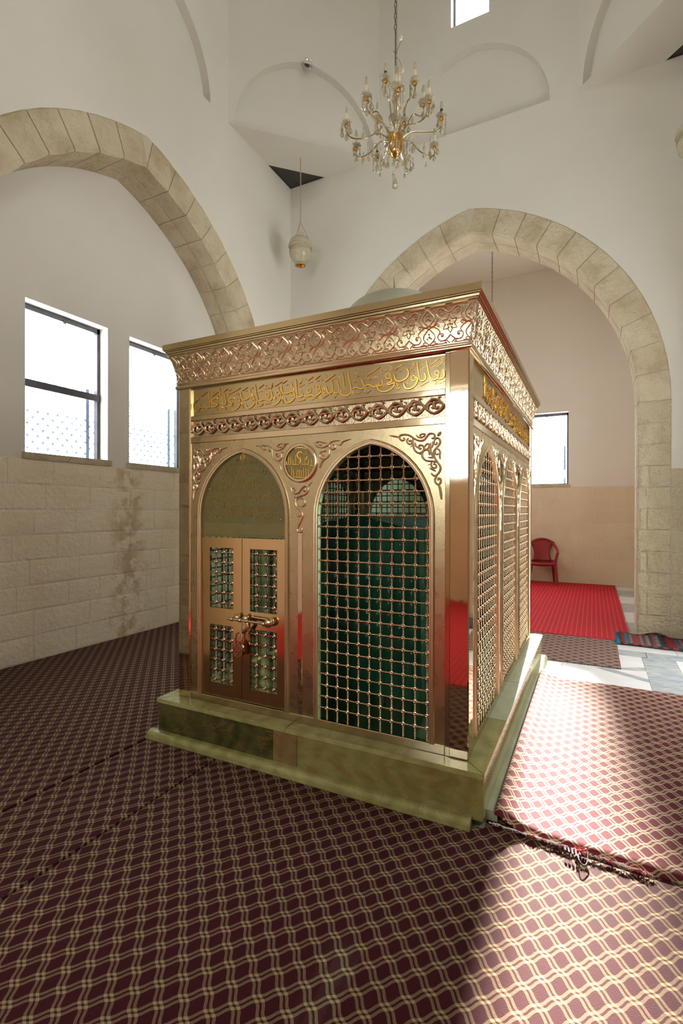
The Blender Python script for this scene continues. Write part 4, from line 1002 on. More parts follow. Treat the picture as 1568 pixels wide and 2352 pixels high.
# relief ornaments
def relief(strands, rk, mirror=None, u0=0, v0=0):
    mb = MB()
    for pts, w in strands:
        q = [((mirror-p[0]*U if mirror is not None else p[0]*U)-u0, p[1]*U-v0) for p in pts]
        strand(mb, q, w*rk, .0025)
    return mb.mesh('spandrel_scroll', True)
SP_R = relief(SPAN, .00026); SP_L = relief(SPAN, .00026, -1.86)
MED_U, MED_V = -.938, 1.720
MSR = [relief(m, .00032, None, MED_U, MED_V) for m in MSC]
def medallion(face, u, dv=0, r=.100, text=True):
    mb = MB(); ring = [(r*1.0, -.004), (r*1.12, -.002), (r*1.12, .008), (r*1.04, .012), (r*.94, .010), (r*.90, -.004)]
    mb.lathe(ring, 36, (0, 0, 0), 'z', False)
    # the lathe stands in (u, v, w): radius in u-v, height in w
    o = spart('medallion', mb, 'gold_bright', face, du=u, dv=MED_V+dv, smoothed=True)
    g = MB(); g.lathe([(r*.92, -.004), (r*.92, .001)], 36); spart('medallion_disc', g, 'medallion_ground' if text else 'gold_satin', face, o, du=u, dv=MED_V+dv)
    if text:
        mb = MB()
        for pts, w in MEDAL: ribbon(mb, [(p[0]*U-MED_U, p[1]*U-MED_V) for p in pts], w*.00066, .004, .001)
        spart('kufic_letters', mb, 'gilded_letter', face, o, du=u, dv=MED_V+dv)
    for me in MSR: spart('medallion_scroll', me, 'gold_relief', face, o, du=u, dv=MED_V+dv)

# ---- front face: a doored bay on the left, a lattice bay on the right
FU0, FU1 = -W_+.068, -.078
a, b, sc, tx = faces_common('front', FU0, FU1)
LB, RB = (-1.352, .318), (-.505, .322)
bays('front', a, b, [LB, RB])
text_row('front', tx, 0, 0, WORDS, 'gilded_letter')
q_ = (b-a)/4
for k in range(4): spart('vine_scroll', VINE, 'gold_relief', 'front', sc, du=b-q_*(k+.5), dv=1.968, extra=Matrix.Diagonal((q_/.436, 1, 1, 1)))
grille_bay('front', RB[0], RB[1], -.770)
arch_frame('front', LB[0], LB[1], V_BOT)
spart('spandrel_scroll', SP_R, 'gold_relief', 'front'); spart('spandrel_scroll', SP_L, 'gold_relief', 'front')
medallion('front', MED_U)
spart('colonnette', ubox(MED_U-.014, MED_U+.014, V_BOT, 1.325, -.004, .004, .001), 'gold_polished', 'front')
# arched inscription plaque above the doors
DZ = 1.287
mb = MB(); pts = [(LB[0]-LB[1], DZ)]+arch(LB[1], A_RISE, 12, LB[0], A_SPR)+[(LB[0]+LB[1], DZ)]
n = len(pts); mb.add([(u, v, -.012) for u, v in pts]+[(u, v, -.022) for u, v in pts], [tuple(range(n)), tuple(range(n, 2*n))[::-1]]+[(i, (i+1) % n, n+(i+1) % n, n+i) for i in range(n)])
plaque = spart('inscription_plaque', mb, 'plaque_ground', 'front', label='olive glass plaque with gold inscription')
spart('plaque_border', ubox(-1.655, -1.05, 1.302, 1.375, -.0125, -.011, .0004), 'plaque_strip', 'front', plaque)
AR = {c: (int(h, 16), j) for c, h, j in [x.split(':')[0:1]+[x.split(':')[1], int(x.split(':')[2])] for x in
      'ا:FE8D:2 أ:FE83:2 آ:FE81:2 إ:FE87:2 ب:FE8F:4 ة:FE93:2 ت:FE95:4 ث:FE99:4 ج:FE9D:4 ح:FEA1:4 خ:FEA5:4 د:FEA9:2 ذ:FEAB:2 ر:FEAD:2 ز:FEAF:2 س:FEB1:4 ش:FEB5:4 ص:FEB9:4 ض:FEBD:4 ط:FEC1:4 ع:FEC9:4 غ:FECD:4 ف:FED1:4 ق:FED5:4 ك:FED9:4 ل:FEDD:4 م:FEE1:4 ن:FEE5:4 ه:FEE9:4 و:FEED:2 ى:FEEF:2 ي:FEF1:4 ئ:FE89:4 ؤ:FE85:2'.split()]}
def shape(txt):
    txt = txt.replace('لا', 'ﻻ'); out = []
    for i, ch in enumerate(txt):
        if ch == 'ﻻ':
            pj = i > 0 and txt[i-1] in AR and AR[txt[i-1]][1] == 4; out.append(chr(0xFEFC if pj else 0xFEFB)); continue
        if ch not in AR: out.append(ch); continue
        code, j = AR[ch]
        pj = i > 0 and txt[i-1] in AR and AR[txt[i-1]][1] == 4
        nj = j == 4 and i+1 < len(txt) and (txt[i+1] in AR or txt[i+1] == 'ﻻ')
        out.append(chr(code+(3 if pj and nj else 1 if pj else 2 if nj else 0)))
    return ''.join(out[::-1])
def raw_text(txt):
    c = bpy.data.curves.new('line', 'FONT'); c.body = shape(txt); c.extrude = .02; c.resolution_u = 2
    o = bpy.data.objects.new('line', c); COL.objects.link(o)
    dg = bpy.context.evaluated_depsgraph_get(); dg.update()
    me = bpy.data.meshes.new_from_object(o.evaluated_get(dg)); bpy.data.objects.remove(o)
    me.materials.clear(); return me
def text_line(txt, vc, width, height):
    """one object for each word, set from right to left to fill the line"""
    ms = [raw_text(w) for w in txt.split()]
    ex = [(min(v.co.x for v in m.vertices), max(v.co.x for v in m.vertices)) for m in ms]
    lo = min(v.co.y for m in ms for v in m.vertices); hi = max(v.co.y for m in ms for v in m.vertices)
    gap = .16; tot = sum(b-a for a, b in ex)+gap*(len(ms)-1); sx = width/tot; sy = height/(hi-lo); x = width/2
    for m, (a, b) in zip(ms, ex):
        w = (b-a)*sx
        for v in m.vertices: v.co = Vector(((v.co.x-(a+b)/2)*sx+(v.co.y-lo)*sy*.10, (v.co.y-(lo+hi)/2)*sy, v.co.z*.06))
        spart('inscription_word', m, 'plaque_ink', 'front', plaque, du=LB[0]+x-w/2, dv=vc+R.uniform(-.004, .004), extra=Matrix.Translation((0, 0, -.0115)))
        x -= w+gap*sx
for txt, v, wd, h in (('بسم الله الرحمن الرحيم', 1.735, .20, .034), ('ولا تحسبن الذين قتلوا في', 1.680, .33, .072), ('سبيل الله أمواتا بل أحياء عند', 1.630, .43, .076), ('ربهم يرزقون فرحين بما آتاهم الله', 1.580, .50, .078),
                      ('من فضله ويستبشرون بالذين لم', 1.528, .54, .078), ('يلحقوا بهم من خلفهم ألا خوف', 1.476, .56, .076), ('عليهم ولا هم يحزنون', 1.425, .56, .072)):
    text_line(txt, v, wd, h)
for u, v in ((-1.61, 1.585), (-1.135, 1.607), (-1.075, 1.40), (-1.64, 1.412), (-1.35, 1.375)):
    mb = MB(); mb.sphere((u, v, -.010), .006, 8, 5); spart('screw', mb, 'chrome', 'front', plaque, smoothed=True)
fl_ = MB(); strand(fl_, [(-.05, 0), (-.03, .012), (-.01, .0)], .003, -.01); strand(fl_, [(.05, 0), (.03, .012), (.01, 0)], .003, -.01); strand(fl_, [(-.012, -.002), (-.014, .03), (0, .045), (.014, .03), (.012, -.002)], .003, -.01); strand(fl_, [(0, 0), (0, .05)], .003, -.01)
spart('crest_flourish', fl_, 'gilded_letter', 'front', plaque, du=LB[0], dv=1.752)
# double door
def door(u0, u1, ucell0, ucell1):
    holes = [(ucell0, ucell1, .380, .742), (ucell0, ucell1, .846, 1.220)]
    mb = MB(); to = lambda u, v, w: (u, v, w)
    panel_holes(mb, to, u0, u1, .300, DZ-.004, holes, -.004); panel_holes(mb, to, u0, u1, .300, DZ-.004, holes, -.022)
    rects = holes+[(u0, u1, .300, DZ-.004)]
    for h in rects:
        for p, q in (((h[0], h[2]), (h[1], h[2])), ((h[1], h[2]), (h[1], h[3])), ((h[1], h[3]), (h[0], h[3])), ((h[0], h[3]), (h[0], h[2]))):
            mb.quad(to(*p, -.004), to(*q, -.004), to(*q, -.022), to(*p, -.022))
    d = spart('door_leaf', mb, 'brass_door', 'front')
    for h in holes:
        g = MB(); g.box(h[0], h[1], h[2], h[3], -.021, -.019); spart('glass', g, 'door_glass', 'front', d)
        us = [h[0]+.045+.062*k for k in range(3)]; vs_ = [h[3]-.028-.0625*k for k in range(6)]
        lattice(d, 'front', h[0], h[1], h[2], lambda u, h=h: h[3], lambda v, h=h: (h[0], h[1]), us, vs_, -.012, 6)
    return d
door(-1.662, -1.354, -1.602, -1.420); door(-1.350, -1.042, -1.292, -1.098)
# sliding bolt across the doors
bo = MB(); bo.tube([(-1.436, .797, .032), (-1.16, .793, .032)], .0075, 10); bolt = spart('sliding_bolt', bo, 'gold_bright', 'front', smoothed=True)
def bp(name, mb): spart(name, mb, 'gold_bright', 'front', bolt, smoothed=True)
for u in (-1.398, -1.337): mb = MB(); mb.sphere((u, .797, .034), .0135, 12, 8); bp('bolt_knob', mb)
for u in (-1.372, -1.308): mb = MB(); mb.lathe([(.012, -.004), (.016, .004), (.022, .012), (.0235, .02), (.018, .029), (.008, .034), (.001, .035)], 14, (u, .806, 0)); bp('rosette', mb)
mb = MB(); mb.lathe([(.024, -.004), (.026, .004), (.020, .010), (.017, .016), (.024, .022), (.027, .03), (.024, .04), (.012, .047), (.001, .048)], 14, (-1.138, .797, 0)); bp('rosette', mb)
mb = MB(); mb.sphere((-1.165, .793, .034), .015, 12, 8); bp('bolt_knob', mb)
mb = MB(); mb.lathe([(.0075, -1.30), (.0115, -1.298), (.0115, -1.275), (.0075, -1.273)], 12, (0, .796, .032), 'x'); bp('collar', mb)
mb = MB(); mb.tube([(-1.27, .818, .008), (-1.14, .812, .008)], .006, 8); bp('guide_rod', mb)
mb = MB(); strand(mb, [(-1.284, .787, .030), (-1.278, .765, .032), (-1.292, .742, .034), (-1.312, .730, .034)], .013, n=8, taper=False); bp('hasp', mb)

# padlock hanging from the hasp
pk = thing('padlock', 'rose gold padlock with an engraved leaf hanging from the shrine door bolt', 'padlock', (-1.341, -.036, .575))
def kp(name, mb, mat='copper_gold'): put(name, mb.mesh(name, True), mat, pk)
mb = MB(); prof = [(0, 0), (.018, .004), (.030, .018), (.034, .036), (.030, .058), (.016, .080), (0, .094)]
poly = [(u, v) for u, v in prof]+[(-u, v) for u, v in prof[-2:0:-1]]
mb.prism(poly, -.012, .012, lambda u, v, w: (u, -w, v)); kp('lock_body', mb)
mb = MB()
for s in (1, -1):
    mb.tube([(s*p[0]*.8, -.013, .006+p[1]*.86) for p in catmull(prof, 3)], .003, 6)
    mb.tube([(s*x, -.0135, z) for x, z in catmull([(0, .02), (.012, .03), (.014, .045), (.006, .055), (.004, .045)], 3)], .0022, 6)
    mb.sphere((s*.011, -.015, .044), .004, 6, 4)
mb.sphere((0, -.015, .060), .004, 6, 4); kp('leaf_relief', mb)
mb = MB(); mb.tube([(p[0], -.002+p[2], p[1]) for p in catmull([(-.020, .078, .002), (-.024, .105, 0), (-.016, .135, -.002), (.002, .150, 0), (.016, .140, .002), (.024, .110, 0), (.018, .082, 0)], 4)], .0048, 8); kp('shackle', mb)
mb = MB()
for k, (x, z) in enumerate(((.012, .118), (.018, .132))): mb.tube([(x+.010*math.cos(t), -.003+.004*math.sin(t), z+.013*math.sin(t)) for t in [2*pi*i/10 for i in range(10)]], .0028, 6, closed=True)
kp('link', mb)

# ---- long right face: three lattice bays; left and rear faces alike
def long_face(face, full):
    LLu0, LLu1 = .078, L_-.078
    a, b, sc, tx = faces_common(face, LLu0, LLu1)
    cs = [(.515, .322), (1.334, .322), (2.153, .322)]
    bays(face, a, b, cs)
    if full:
        ws = WORDS
        base = [(-1.66, 0)]
        x = b-.02; k = 0
        order = [4, 5, 6, 7, 1, 2, 3, 0, 5, 6]
        for k in order:
            us = [p[0]*U for st in WORDS[k] for p in st[0]]; wdt = (max(us)-min(us))*.9
            if x-wdt < a+.02: break
            mb = MB(); c = (min(us)+max(us))/2
            for st, w in WORDS[k]: ribbon(mb, [((p[0]*U-c)*.9, p[1]*U) for p in st], w*.00058, .0055, -.008)
            spart('inscription_word', mb, 'gilded_letter', face, tx, du=x-wdt/2); x -= wdt+.012
        q_ = (b-a)/6
        for k in range(6): spart('vine_scroll', VINE, 'gold_relief', face, sc, du=a+q_*(k+.5), dv=1.968, extra=Matrix.Diagonal((q_/.436, 1, 1, 1)))
        for c, hw in cs: grille_bay(face, c, hw)
        spart('spandrel_scroll', SP_L, 'gold_relief', face, du=1.75+a+.004); spart('spandrel_scroll', SP_R, 'gold_relief', face, du=b-.004+.110)
        for c in (.9245, 1.7435):
            medallion(face, c, r=.088, text=False)
            spart('colonnette', ubox(c-.014, c+.014, V_BOT, 1.325, -.004, .004, .001), 'gold_polished', face)
    else:
        for c, hw in cs: coarse_lattice(face, c, hw, 0); pane(face, c, hw, V_BOT, 'lattice_glass', 'glass_pane'); arch_frame(face, c, hw, V_BOT)
long_face('right', True); long_face('left', False)
a, b, sc, tx = faces_common('back', .078, W_-.078)
cs = [(.505, .322), (1.338, .322)]; bays('back', a, b, cs)
for c, hw in cs: coarse_lattice('back', c, hw, 0); pane('back', c, hw, V_BOT, 'lattice_glass', 'glass_pane'); arch_frame('back', c, hw, V_BOT)
fo = MB(); fo.box(-W_+.02, -.02, .02, L_-.02, ZB, ZB+.03); spart('inner_floor', fo, 'gold_satin')

# ---- cornice
def ring(mb, prof):
    k = len(mb.v)
    for o, z in prof: mb.v += [(-W_-o, -o, z), (o, -o, z), (o, L_+o, z), (-W_-o, L_+o, z)]
    for i in range(len(prof)-1):
        for j in range(4): mb.f.append((k+i*4+j, k+i*4+(j+1) % 4, k+i*4+4+(j+1) % 4, k+i*4+4+j))
mb = MB(); ring(mb, [(-.02, 2.222), (.016, 2.225), (.022, 2.231), (.024, 2.239), (.022, 2.247), (.014, 2.252), (.008, 2.253), (.010, 2.262), (-.02, 2.262)]); spart('lower_moulding', mb, 'gold_bright', smoothed=True)
COVE = [(.010, 2.262), (.013, 2.280), (.018, 2.310), (.027, 2.355), (.040, 2.400), (.054, 2.438)]
mb = MB(); ring(mb, COVE); cornice = spart('cornice', mb, 'gold_cornice', smoothed=True)
mb = MB(); ring(mb, [(.054, 2.438), (.060, 2.440), (.060, 2.448), (.066, 2.450), (.067, 2.460), (.0745, 2.462), (.0745, 2.468), (.0805, 2.470), (.0805, 2.505), (.070, 2.506), (-.3, 2.506)]); spart('fascia', mb, 'gold_satin')
rf = MB(); rf.box(-W_+.2, -.2, .2, L_-.2, 2.470, 2.500); spart('roof_panel', rf, 'gold_satin')
def cove_off(z):
    for (o0, z0), (o1, z1) in zip(COVE, COVE[1:]):
        if z <= z1: return o0+(o1-o0)*(z-z0)/(z1-z0)
    return COVE[-1][0]
def arabesque():
    mb = MB(); P = .2225; z0, hh = 2.264, .172
    def C(s, t, lift=.0): z = z0+t*hh; return (s*P, z, cove_off(z)+.001+lift)
    def st(pts, r=.0034, lift=0, taper=False, sm=3): 
        q = catmull(pts, sm); mb.tube([C(*p, lift) for p in q], r, 6)
    for m in (1, -1):
        for b0, hgt in ((.03, .44), (.53, .42)):
            st([(m*.5, b0), (m*.385, b0+hgt*.28), (m*.36, b0+hgt*.55), (m*.43, b0+hgt*.80), (m*.5, b0+hgt)])
            st([(m*.5, b0), (m*.42, b0-.02), (m*.30, b0+.02)])
        st([(m*.5, .47), (m*.40, .50), (m*.30, .44), (m*.24, .34), (m*.30, .22), (m*.24, .10), (m*.10, .12), (0, .24)])
        st([(m*.5, .53), (m*.40, .52), (m*.32, .60), (m*.26, .72), (m*.31, .84), (m*.20, .93), (m*.08, .86), (0, .80)])
        st([(m*.02, .02), (m*.10, .12), (m*.02, .20)]); st([(m*.02, .98), (m*.10, .90), (m*.02, .82)])
        st([(m*.44, .03), (m*.25, .02), (m*.08, .03)], .003); st([(m*.44, .97), (m*.25, .98), (m*.08, .97)], .003)
        for cs_, ct, rr in ((.20, .235, .055), (.19, .79, .055), (.285, .52, .045), (.13, .06, .03), (.37, .07, .035), (.36, .93, .035)):
            st([(m*x, y) for x, y in spiral(cs_, ct, rr, .4, .9, 8, P/hh)], .0028, 0, True, 2)
    star = []
    for i in range(12):
        r = .185 if i % 2 == 0 else .105; a = pi/2+2*pi*i/12; star.append((r*math.cos(a), .52+r*P/hh*math.sin(a)))
    mb.tube([C(*p) for p in star], .0034, 6, closed=True)
    for s, t, r in ((0, .52, .005), (-.05, .50, .0042), (.05, .50, .0042), (0, .60, .0045), (-.035, .43, .004), (.035, .43, .004),
                    (.5, .24, .0048), (.455, .20, .004), (.545, .20, .004), (.5, .32, .004), (.5, .73, .0048), (.455, .69, .004), (.545, .69, .004), (.5, .81, .004), (.2, .235, .0042), (-.2, .235, .0042), (.19, .79, .0042), (-.19, .79, .0042)):
        mb.sphere(C(s, t), r*1.25, 7, 5)
    return mb.mesh('arabesque', True)
ARA = arabesque()
q_ = (W_+.05)/9
for k in range(9): spart('arabesque', ARA, 'gold_relief', 'front', cornice, du=.025-q_*(k+.5), extra=Matrix.Diagonal((q_/.2225, 1, 1, 1)))
q_ = (L_+.05)/12
for k in range(12): spart('arabesque', ARA, 'gold_relief', 'right', cornice, du=-.025+q_*(k+.5), extra=Matrix.Diagonal((q_/.2225, 1, 1, 1)))
# small dome with a spike on the roof
mb = MB(); mb.lathe([(.46, 2.500), (.46, 2.56), (.39, 2.58), (.39, 2.93), (.41, 2.945), (.41, 2.965)], 32, (-.895, 1.36, 0)); spart('dome_drum', mb, 'dome_paint', smoothed=True)
mb = MB(); mb.lathe([(.40*math.cos(pi/2*i/10)+1e-5, 2.965+.215*math.sin(pi/2*i/10)) for i in range(11)], 32, (-.895, 1.36, 0), cap=False); dome = spart('dome', mb, 'dome_paint', smoothed=True)
mb = MB(); mb.lathe([(.010, 3.175), (.006, 3.20), (.0035, 3.26), (.001, 3.335)], 8, (-.895, 1.36, 0)); spart('finial', mb, 'dark_steel', None, dome)

# the tomb chest inside, under its green cloth
tc = MB(); x0, x1, y0, y1 = -1.36, -.42, .55, 2.25
nz = 7
for i in range(nz+1):
    z = ZB+.032+(1.30-ZB)*i/nz*1.0
    o = .03*(1-i/nz)
    per = []
    N_ = 22
    for (ax, ay, bx, by) in ((x0-o, y0-o, x1+o, y0-o), (x1+o, y0-o, x1+o, y1+o), (x1+o, y1+o, x0-o, y1+o), (x0-o, y1+o, x0-o, y0-o)):
        for q in range(N_):
            t = q/N_; f = .012*(1-i/nz)*math.sin(t*N_*1.7); nx, ny = (by-ay), -(bx-ax); l = math.hypot(nx, ny)
            per.append((ax+(bx-ax)*t+nx/l*f, ay+(by-ay)*t+ny/l*f, z))
    tc.v += per
NP = 4*22
for i in range(nz):
    for j in range(NP): tc.f.append((i*NP+j, i*NP+(j+1) % NP, (i+1)*NP+(j+1) % NP, (i+1)*NP+j))
tc.f.append(tuple(nz*NP+j for j in range(NP)))
k = len(tc.v); zt_ = tc.v[-1][2]
tc.add([(x0+.04, y0+.05, zt_), (x1-.04, y0+.05, zt_), (x1-.04, y1-.05, zt_), (x0+.04, y1-.05, zt_), (-.89, y0+.12, zt_+.09), (-.89, y1-.12, zt_+.09)], [(0, 1, 4), (1, 2, 5, 4), (2, 3, 5), (3, 0, 4, 5)])
tag(put('draped_tomb_chest', tc.mesh('draped_tomb_chest', True), 'green_satin'), 'tomb chest draped in green satin seen behind the lattice', 'tomb')
# ------------------------------------------------------------------ right carpet with its edge curled up against the plinth
prof = [(1.86, .0), (1.5, .0), (1.2, .001), (.9, .0), (.7, .001), (.5, .0), (.42, .001), (.34, .003), (.285, .008), (.240, .018), (.205, .032), (.180, .046), (.162, .055), (.150, .058), (.138, .056)]
mb = MB(); ny = 30; ynear = lambda x: -.06-.06*(x-.1) if x < .8 else -.105
rr = random.Random(5); arcs = [0]
for (x0, z0), (x1, z1) in zip(prof, prof[1:]): arcs.append(arcs[-1]+math.hypot(x1-x0, z1-z0))
for j in range(ny+1):
    t = j/ny
    for (x, z) in prof:
        yn = ynear(x); y = yn+(2.275-yn)*t
        k = 1.0
        k *= 1+.012*math.sin(j*.55)
        xx = x+(.0015*math.sin(j*.8)+.001*math.sin(j*2.1) if .15 < x < .3 else 0)
        if j in (0, ny): y += rr.uniform(-.005, .005)
        mb.v.append((xx, y, .008+z*k))
n = len(prof)
for j in range(ny):
    for i in range(n-1): mb.f.append((j*n+i, j*n+i+1, (j+1)*n+i+1, (j+1)*n+i))
me = mb.mesh('patterned_carpet', True)
uv = me.uv_layers.new(name='unrolled')
for lp in me.loops:
    v = me.vertices[lp.vertex_index]; i = lp.vertex_index % n
    uv.data[lp.index].uv = (1.86-arcs[i], v.co.y)
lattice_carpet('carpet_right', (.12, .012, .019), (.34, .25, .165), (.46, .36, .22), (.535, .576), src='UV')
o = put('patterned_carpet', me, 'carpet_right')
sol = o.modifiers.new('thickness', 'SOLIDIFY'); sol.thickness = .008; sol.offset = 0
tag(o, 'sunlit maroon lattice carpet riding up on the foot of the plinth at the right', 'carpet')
# frayed threads along its near edge
ed = thing('frayed_thread_edge', 'frayed red and white threads along the sunlit carpet seam', 'threads', (.4, -.09, .016))
for name, mat, cnt, rad in (('white_threads', 'thread_white', 120, .0013), ('red_threads', 'thread_red', 90, .0016), ('dark_threads', 'thread_dark', 70, .0014)):
    mb = MB()
    for k in range(cnt):
        x = R.uniform(.12, .74) if name != 'dark_threads' else R.uniform(.12, .62)
        if name == 'red_threads' and R.random() < .6: x = R.choice((.30, .42, .50, .60, .70))+R.gauss(0, .012)
        y = -.056-.075*(x-.1)
        a = R.uniform(-1.0, 1.0); L = R.uniform(.008, .022)
        p0 = (x-.4, y+.09+R.uniform(-.004, .003), R.uniform(-.004, .006)); d = (math.cos(a)*L, -abs(math.sin(a))*L*.6)
        mb.tube([p0, (p0[0]+d[0]*.5, p0[1]+d[1]*.5, p0[2]+R.uniform(0, .006)), (p0[0]+d[0], p0[1]+d[1], R.uniform(-.006, .003))], rad, 4)
    q = put(name, mb, mat, ed); q['kind'] = 'stuff'
mb = MB(); mb.tube([(x-.4, -.056-.075*(x-.1)+.088, .004+.002*math.sin(x*90)) for x in [.115+.6*i/60 for i in range(61)]], .0030, 6); put('selvedge_cord', mb, 'thread_white', ed)
mb = MB(); mb.tube([(.105+.018*math.cos(t), -.040+.052*math.sin(t), .010+.004*math.sin(2*t)) for t in [2*pi*i/16 for i in range(16)]], .0022, 6, closed=True); put('dark_loop', mb, 'thread_dark', ed)
mb = MB(); mb.tube([(.095+.022*math.cos(t), .0+.012*math.sin(t), .014+.006*math.cos(t)) for t in [2*pi*i/12 for i in range(12)]], .0032, 6, closed=True); put('red_loop', mb, 'thread_red', ed)
for k in range(5):
    mb = MB(); x = .035+.014*k; mb.tube([(x, -.012, .012), (x+.004, -.03-.006*k % .02, .010), (x+.010, -.058, -.002)], [.003, .004, .001], 5); put('dark_tuft', mb, 'thread_dark', ed)

# ------------------------------------------------------------------ prayer rug lying along the foot of the pier
mb = MB(); nx, ny = 30, 8; rl, rw = 1.05, .56
for j in range(ny+1):
    for i in range(nx+1):
        x = -rl/2+rl*i/nx; y = -rw/2+rw*j/ny
        z = .012+.010*math.sin(i*.55+j*.2)*(.3+.7*j/ny)+(.03 if j == ny and 6 < i < 14 else 0)*math.sin((i-6)/8*pi) if True else 0
        mb.v.append((x, y+.012*math.sin(i*.35), max(z, .006)))
for j in range(ny):
    for i in range(nx): a = j*(nx+1)+i; mb.f.append((a, a+1, a+nx+2, a+nx+1))
rug = put('prayer_rug', mb.mesh('prayer_rug', True), 'rug_woven'); rug.location = (1.335, 4.035, .001); rug.rotation_euler = (0, 0, -.015)
sol = rug.modifiers.new('thickness', 'SOLIDIFY'); sol.thickness = .008; sol.offset = 1
tag(rug, 'small red and teal woven prayer rug with fringe at the foot of the pier', 'rug')
for k in range(28):
    mb = MB(); y = -rw/2+.01+(rw-.02)*k/27; y2 = y+R.uniform(-.02, .02)
    mb.tube([(-rl/2+.004, y, .014), (-rl/2-.03, (y+y2)/2, .016), (-rl/2-R.uniform(.05, .075), y2, .006)], [.006, .005, .002], 5); put('fringe_tassel', mb, 'fringe_teal', rug)

# ------------------------------------------------------------------ red plastic chair against the alcove wall
ch = thing('plastic_chair', 'dark red plastic armchair standing against the alcove wall', 'chair', (-.375, 8.30, .014), rz=.10)
def cp(name, mb): put(name, mb.mesh(name, True), 'red_plastic', ch)
# the chair faces -y; seat at .42, back to .86
mb = MB(); 
for j in range(7):
    for i in range(9):
        x = (i/8-.5)*(.46+.02*math.cos(j)); y = -.22+.42*j/6
        z = .425-.02*math.cos((i/8-.5)*pi)-.012*math.sin(j/6*pi)-(.03 if j == 0 else 0)
        mb.v.append((x, y, z))
for j in range(6):
    for i in range(8): a = j*9+i; mb.f.append((a, a+1, a+10, a+9))
k = len(mb.v)
mb2 = mb.mesh('seat', True); o = put('seat', mb2, 'red_plastic', ch); s_ = o.modifiers.new('thickness', 'SOLIDIFY'); s_.thickness = .022
# backrest: a waisted shell under a round hoop that runs forward into the arms
mb = MB(); rows = 9
for j in range(rows+1):
    t = j/rows; z = .41+.42*t
    hw = .170+.03*(1-t)**2-.045*math.sin(t*pi)+.075*t**2
    for i in range(9):
        s = i/8*2-1; mb.v.append((s*hw, .20+.09*t-.035*(s*s)*0+.02*(1-s*s), z+.045*t*t*(1-s*s)-.03*t*t*s*s))
for j in range(rows):
    for i in range(8): a = j*9+i; mb.f.append((a, a+1, a+10, a+9))
o = put('backrest', mb.mesh('backrest', True), 'red_plastic', ch); s_ = o.modifiers.new('thickness', 'SOLIDIFY'); s_.thickness = .014
hoop = [(-.275, -.20, .605), (-.285, -.05, .625), (-.28, .10, .66), (-.255, .21, .715), (-.19, .275, .80), (-.10, .295, .850), (0, .30, .866), (.10, .295, .850), (.19, .275, .80), (.255, .21, .715), (.28, .10, .66), (.285, -.05, .625), (.275, -.20, .605)]
mb = MB(); mb.tube(catmull(hoop, 3), .026, 8, flat=.7); cp('arm_hoop', mb)
for s in (-1, 1):
    mb = MB(); mb.tube([(s*.272, -.205, .61), (s*.255, -.20, .52), (s*.235, -.19, .43), (s*.255, -.225, .2), (s*.275, -.25, 0)], [.026, .026, .03, .026, .02], 8); cp('leg', mb)
    mb = MB(); mb.tube([(s*.19, .205, .44), (s*.215, .25, .2), (s*.235, .285, 0)], [.03, .026, .02], 8); cp('leg', mb)
mb = MB(); mb.tube([(-.225, -.215, .40), (0, -.222, .392), (.225, -.215, .40)], .02, 8, flat=1.2); cp('front_rail', mb)

# ------------------------------------------------------------------ hanging ceramic jars
def jar(x, y, zb, label, wall_z=ZS):
    t = thing('hanging_jar', label, 'hanging jar', (x, y, zb), 'ceramic jars hung on ropes below the corners')
    mb = MB(); mb.lathe([(.070, 0), (.080, .003), (.083, .014), (.078, .028), (.072, .040), (.080, .056), (.118, .085), (.146, .125), (.158, .170), (.157, .215), (.150, .238), (.152, .246), (.166, .252), (.170, .270), (.168, .300), (.155, .340), (.128, .374), (.106, .388), (.102, .398), (.092, .394), (.088, .35)], 32, cap=False)
    put('jar_body', mb.mesh('jar_body', True), 'ceramic', t)
    for r, z, h in ((.0805, .006, .009), (.1595, .205, .006), (.1555, .232, .005), (.083, .018, .004)):
        mb = MB(); mb.tube([(r*math.cos(a), r*math.sin(a), z) for a in [2*pi*i/32 for i in range(32)]], h*.55, 6, closed=True); put('glaze_ring', mb.mesh('glaze_ring', True), 'ceramic_green', t)
    mb = MB(); mb.lathe([(.066, .004), (.06, .03), (.001, .032)], 24, cap=False); put('base_hollow', mb.mesh('base_hollow', True), 'amber_gold', t)
    mb = MB(); mb.tube([(.170*math.cos(a), .170*math.sin(a), .272+.01*math.sin(3*a)) for a in [2*pi*i/24 for i in range(24)]], .005, 6, closed=True); put('rope_collar', mb, 'rope', t)
    for k in range(3):
        a = .5+2*pi*k/3; mb = MB(); mb.tube([(.163*math.cos(a), .163*math.sin(a), .28), (.08*math.cos(a), .08*math.sin(a), .47), (0, 0, .64)], .0045, 6); put('cord', mb, 'rope', t)
    mb = MB(); mb.tube([(0, 0, .63), (.004, 0, 1.1), (0, 0, wall_z-zb)], .0075, 6); put('rope', mb, 'rope', t)
    mb = MB(); mb.tube([(.05+.03*math.cos(a), -.05, .42+.035*math.sin(a)) for a in [2*pi*i/10 for i in range(10)]], .004, 5, closed=True); put('rope_knot', mb, 'rope', t)
jar(-3.29, 3.82, 5.03, 'cream ceramic jar hanging on a rope by the left squinch')
jar(1.46, 3.80, 5.06, 'cream ceramic jar hanging at the right edge of the view')
